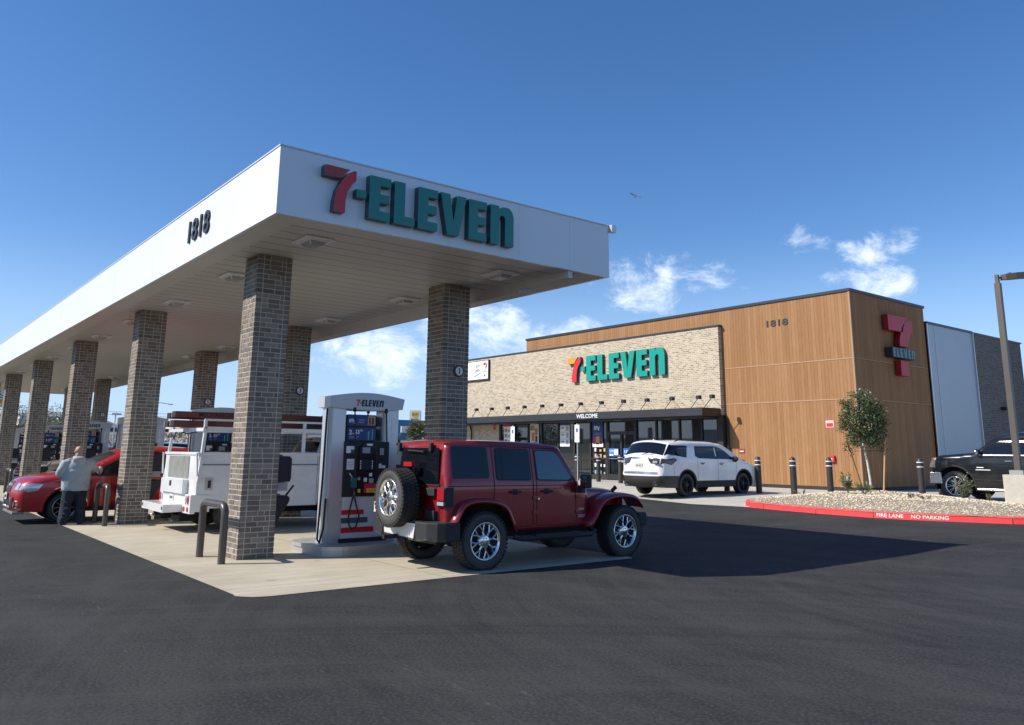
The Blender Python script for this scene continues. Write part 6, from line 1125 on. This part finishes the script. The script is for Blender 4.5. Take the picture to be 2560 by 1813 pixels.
# ---------------------------------------------------------------- background
def hill(name, y0, pts, x0, depth, mt):
    b = MB(); n = len(pts); rows = 7; vs = []
    for j in range(rows+1):
        t = j/rows
        for i, (y, h) in enumerate(pts): vs.append((x0-depth*t, y, h*math.sin(min(t*1.25, 1)*math.pi/2)*(1+.12*noise.noise(Vector((y*.02, t*5, 0))))-1))
    b.add(vs, [(j*n+i, j*n+i+1, (j+1)*n+i+1, (j+1)*n+i) for j in range(rows) for i in range(n-1)], None, True); return tag(b.build(name, mt, norm=False), kind='structure')
hillm = mat('hazy hill rock', (.20, .225, .27), .95, nz=(.01, .12))  # blue-grey because the haze of distance is put into the colour
hill('hills', 0, resample([(-600, 20), (-200, 30), (0, 34), (120, 40), (180, 44), (220, 42), (245, 33), (275, 14), (330, 6), (420, 3), (600, 8)], 14), -950, 260, hillm)
def shill():
    b = MB(); xs = [-1500+60*i for i in range(51)]; n = len(xs); vs = []
    for j in range(6):
        for x in xs: vs.append((x, -620-60*j, (17+7*math.sin(x*.006)+5*noise.noise(Vector((x*.01, 3, 0))))*math.sin(min(1, j/4)*1.57)-.5))
    b.add(vs, [(j*n+i, j*n+i+1, (j+1)*n+i+1, (j+1)*n+i) for j in range(5) for i in range(n-1)], None, True); tag(b.build('hills', mat('near hill scrub', (.06, .06, .05), .95, nz=(.02, .2)), norm=False), kind='structure')
shill()
hill('hills', 0, resample([(-300, 12), (100, 14), (400, 18), (900, 30), (1600, 22)], 40), -1500, 200, hillm)
bm_ = MB(); rows = [(-62, .0), (-68, 1.2), (-74, 2.75), (-80, 2.85), (-110, 2.85)]; ys = [-20, -10, 0, 8, 14, 18, 22, 26, 30, 34, 40, 48]; vs = []
for x, h in rows:
    for y in ys: k = min(1, max(0, (y+12)/20))*min(1, max(0, (46-y)/10)); vs.append((x+1.2*math.sin(y*.3), y, gz(y)+h*k+.02))
n = len(ys); bm_.add(vs, [(j*n+i, j*n+i+1, (j+1)*n+i+1, (j+1)*n+i) for j in range(len(rows)-1) for i in range(n-1)], None, True); tag(bm_.build('embankment', mat('stony bank', (.27, .22, .16), .95, nz=(1.4, .5), bump=(8, 1.)), norm=False), kind='structure')
b = MB(); rg = random.Random(4)
for _ in range(2600):
    t = rg.random()**.8; x = -63-10.5*t; y = rg.uniform(8, 34); h = 2.75*max(0, (-(x+62))/12); r = rg.uniform(.06, .2); k = rg.uniform(.6, 1.3); b.col = tuple(v*k for v in rg.choice([(.33, .29, .24), (.25, .2, .15), (.42, .38, .33)])); z = gz(y)+min(2.75, h)
    b.add([(x-r, y-r, z-.05), (x+r, y-r, z-.05), (x+r, y+r, z-.05), (x-r, y+r, z-.05), (x, y, z+r)], [(0, 1, 4), (1, 2, 4), (2, 3, 4), (3, 0, 4)], None, False)
tag(b.build('rubble', gravelm, norm=False), kind='stuff')
b = MB(); b.box((-76, -6, 3.0), (-75.7, 46, 3.35)); tag(b.build('low_wall', mat('dark wall', (.06, .065, .07), .8)), 'long dark low wall on top of the stony bank behind the pumps', 'wall')
b = MB(); b.box((-90, 10, 2), (-78, 16, 4.2)); b.box((-95, 24, 2), (-82, 33, 3.9)); tag(b.build('warehouse', mat('pale stucco', (.55, .55, .53), .8)), 'pale low warehouse far behind the white truck', 'building')
# blue roofed restaurant behind the first pump
br = empty('restaurant', (-66, 42, .36), 0, 'low building with a blue metal roof and white gable behind the nearest pump', 'building')
b = MB(); b.box((-8, -9, 0), (1.5, 8, 2.7)); b.build('wall', mat('grey stucco', (.12, .115, .11), .85), br)
b = MB(); rf = m_ribbed('blue metal roof', (.010, .045, .085), 1, .45, .4, .2, .4, .4)
b.add([(2.6, -9.5, 2.55), (2.6, 8.5, 2.55), (-3.2, 8.5, 4.25), (-3.2, -9.5, 4.25), (-9, -9.5, 2.55), (-9, 8.5, 2.55)], [(0, 1, 2, 3), (3, 2, 5, 4)], None, False); b.build('roof', rf, br)
b = MB(); b.prism([(1.2, 2.5), (-2.4, 2.5), (-2.4, 4.2)], (0, -3.05, 0), (1, 0, 0), (0, 0, 1), (0, -.3, 0)); b.prism([(-4.5, 2.0), (-3.0, 2.0), (-3.0, 3.45), (-4.5, 3.45)], (2.65, 0, .0), (0, 1, 0), (0, 0, 1), (.1, 0, 0)); b.build('gable', white, br)
b = MB(); b.add([(2.7, -5.5, 2.9), (4.2, -5.5, 2.2), (4.2, -1.6, 2.2), (2.7, -3.2, 2.9)], [(0, 1, 2, 3)], None, False); b.build('porch_roof', rf, br)
# motel sign
ms = empty('motel_sign', (-95.5, 58.7, .36), 0, 'distant pole sign with a yellow emblem above the word MOTEL', 'sign'); b = MB(); b.cyl((-.3, 0, 0), (-.3, 0, 5.3), .15); b.build('pole', bronze, ms)
U = Vector((.62, .78, 0)); Nn = Vector((.78, -.62, 0)); b = MB(); b.prism([(-.75, 5.2), (.75, 5.2), (.75, 6.55), (.65, 6.68), (-.65, 6.68), (-.75, 6.55)], (0, 0, 0), U, (0, 0, 1), -Nn*.6); b.build('cabinet', mat('cabinet side', (.25, .28, .30), .5), ms)
b = MB(); b.use(swhite); b.prism([(-.72, 5.23), (.72, 5.23), (.72, 6.55), (.62, 6.65), (-.62, 6.65), (-.72, 6.55)], Nn*.0, U, (0, 0, 1), Nn*.02); b.use(mat('sign yellow', (.80, .50, .04), .5)); b.prism([(-.48, 6.5), (.48, 6.5), (.48, 5.95), (.25, 5.72), (-.25, 5.72), (-.48, 5.95)], Nn*.025, U, (0, 0, 1), Nn*.01)
b.use(mat('banner brown', (.25, .14, .1), .6)); put_text(b, 'MOTEL', Nn*.03-U*.55+Vector((0, 0, 5.36)), U, (0, 0, 1), .24, 1.1, .01, .02); put_text(b, 'E:F', Nn*.04-U*.36+Vector((0, 0, 6.02)), U, (0, 0, 1), .26, .72, .01, .01); b.build('face', None, ms)
# fan palm
pa = empty('fan_palm', (-41.8, 25.85, .36), 0, 'small fan palm with a bushy crown left of the brick column by the maroon car', 'palm'); b = MB(); b.tube([(0, 0, 0), (0, .02, .8), (0, 0, 2.2)], [.16, .13, .12], 10); b.build('trunk', barkd, pa); b = MB(); pc = [(.13, .16, .07), (.20, .22, .11), (.08, .11, .04), (.30, .30, .20)]
for k in range(130):
    a = random.uniform(0, 6.3); e = random.uniform(-1.1, 1.4); d = Vector((math.cos(a)*math.cos(e), math.sin(a)*math.cos(e), math.sin(e))); c = Vector((0, 0, 2.35))+d*random.uniform(.2, .48); s = d.cross(Vector((0, 0, 1))).normalized()
    for j in range(-5, 6): b.col = tuple(v*random.uniform(.7, 1.3) for v in pc[min(3, int(random.random()*4))]); q = (d+s*j*.22).normalized(); leaf(b, c, q, .40, .055)
b.build('crown', leafm, pa, norm=False)
# thin desert trees beyond the canopy
def ptree(x, y, label, sc_):
    o = empty('desert_tree', (x, y, .1), 0, label, 'tree', 'thin desert trees beyond the canopy'); b = MB(); 
    for k in range(7): a = k*.9; b.tube([(0, 0, 0), (.3*math.cos(a), .3*math.sin(a), 1.4*sc_), (1.2*sc_*math.cos(a), 1.2*sc_*math.sin(a), 3.2*sc_+.3*math.sin(k*2))], [.10, .06, .02], 6)
    b.build('trunk', barkd, o); b = MB(); canopy_leaves(b, (0, 0, 3.0*sc_), (1.7*sc_, 1.7*sc_, 1.2*sc_), 120, 22, .22*sc_, .15, .045, [(.13, .15, .035), (.20, .21, .06), (.09, .11, .03), (.25, .25, .14)], .2); b.build('crown', leafm, o, norm=False)
ptree(-57.5, 8.6+1.0, 'thin yellow green tree between the fourth and fifth near columns', 1.0); ptree(-60.2, 6.9, 'thin yellow green tree left of its neighbour, seen by the fifth near column', 1.05); ptree(-63, 11.8, 'thin yellow green tree rightmost of the three beyond the canopy', .95)
# price sign
pz = empty('price_sign', (-64.9, 7.0, 0), 0, 'tall pole sign with green and yellow price boards at the far left', 'sign'); U = Vector((.1, 1, 0)).normalized(); Nn = Vector((1, -.1, 0)).normalized(); b = MB(); b.cyl((0, .4, 0), (0, .4, 4.4), .12); b.build('pole', silver, pz)
b = MB(); b.use(sgreen if 0 else mat('price green', (.03, .16, .06), .5)); b.box((-.15, -1.6, 4.92), (.0, .45, 5.45)); b.use(swhite); put_text(b, 'GAS', (.002, -1.15, 4.98), (0, 1, 0), (0, 0, 1), .38, 1.5, .01, .02); b.use(lyel if 0 else mat('price yellow', (.75, .55, .16), .5)); b.box((-.15, -1.6, 4.38), (.0, .45, 4.90)); b.use(sorange); put_text(b, '3.', (.002, -.1, 4.44), (0, 1, 0), (0, 0, 1), .34, .34, .01, .03); b.use(swhite); b.box((-.15, -1.6, 4.1), (0, .1, 4.36)); b.build('board', None, pz)
# far street lamp and wires
sl = empty('street_lamp', (-86, 22.0, .36), 0, 'distant curved-arm street lamp right of the second near column', 'street lamp'); b = MB(); b.tube([(0, -.3, 0), (0, -.3, 5.0), (.1, .0, 5.5), (.4, .9, 5.75), (.6, 1.7, 5.65)], [.09, .07, .05, .045, .04], 8); b.build('pole', silver, sl); b = MB(); b.ball((.65, 1.85, 5.60), (.12, .3, .07)); b.build('lamp_head', silver, sl)
b = MB()
for z in (4.9, 5.3):
    b.tube([(-120+0*t, 10+t*6, z+.9+ .5*((t/8-1)**2)) for t in range(17)], .018, 4)
tag(b.build('power_line', under), 'thin power lines sagging beyond the white truck', 'wires')
b = MB(); b.cyl((-70, 15.5, 0), (-70, 15.5, 4.4), .05, 6); b.box((-70.2, 15.2, 4.2), (-69.9, 15.9, 4.35)); tag(b.build('camera_pole', silver), 'thin pole with a small head left of the second near column', 'pole')
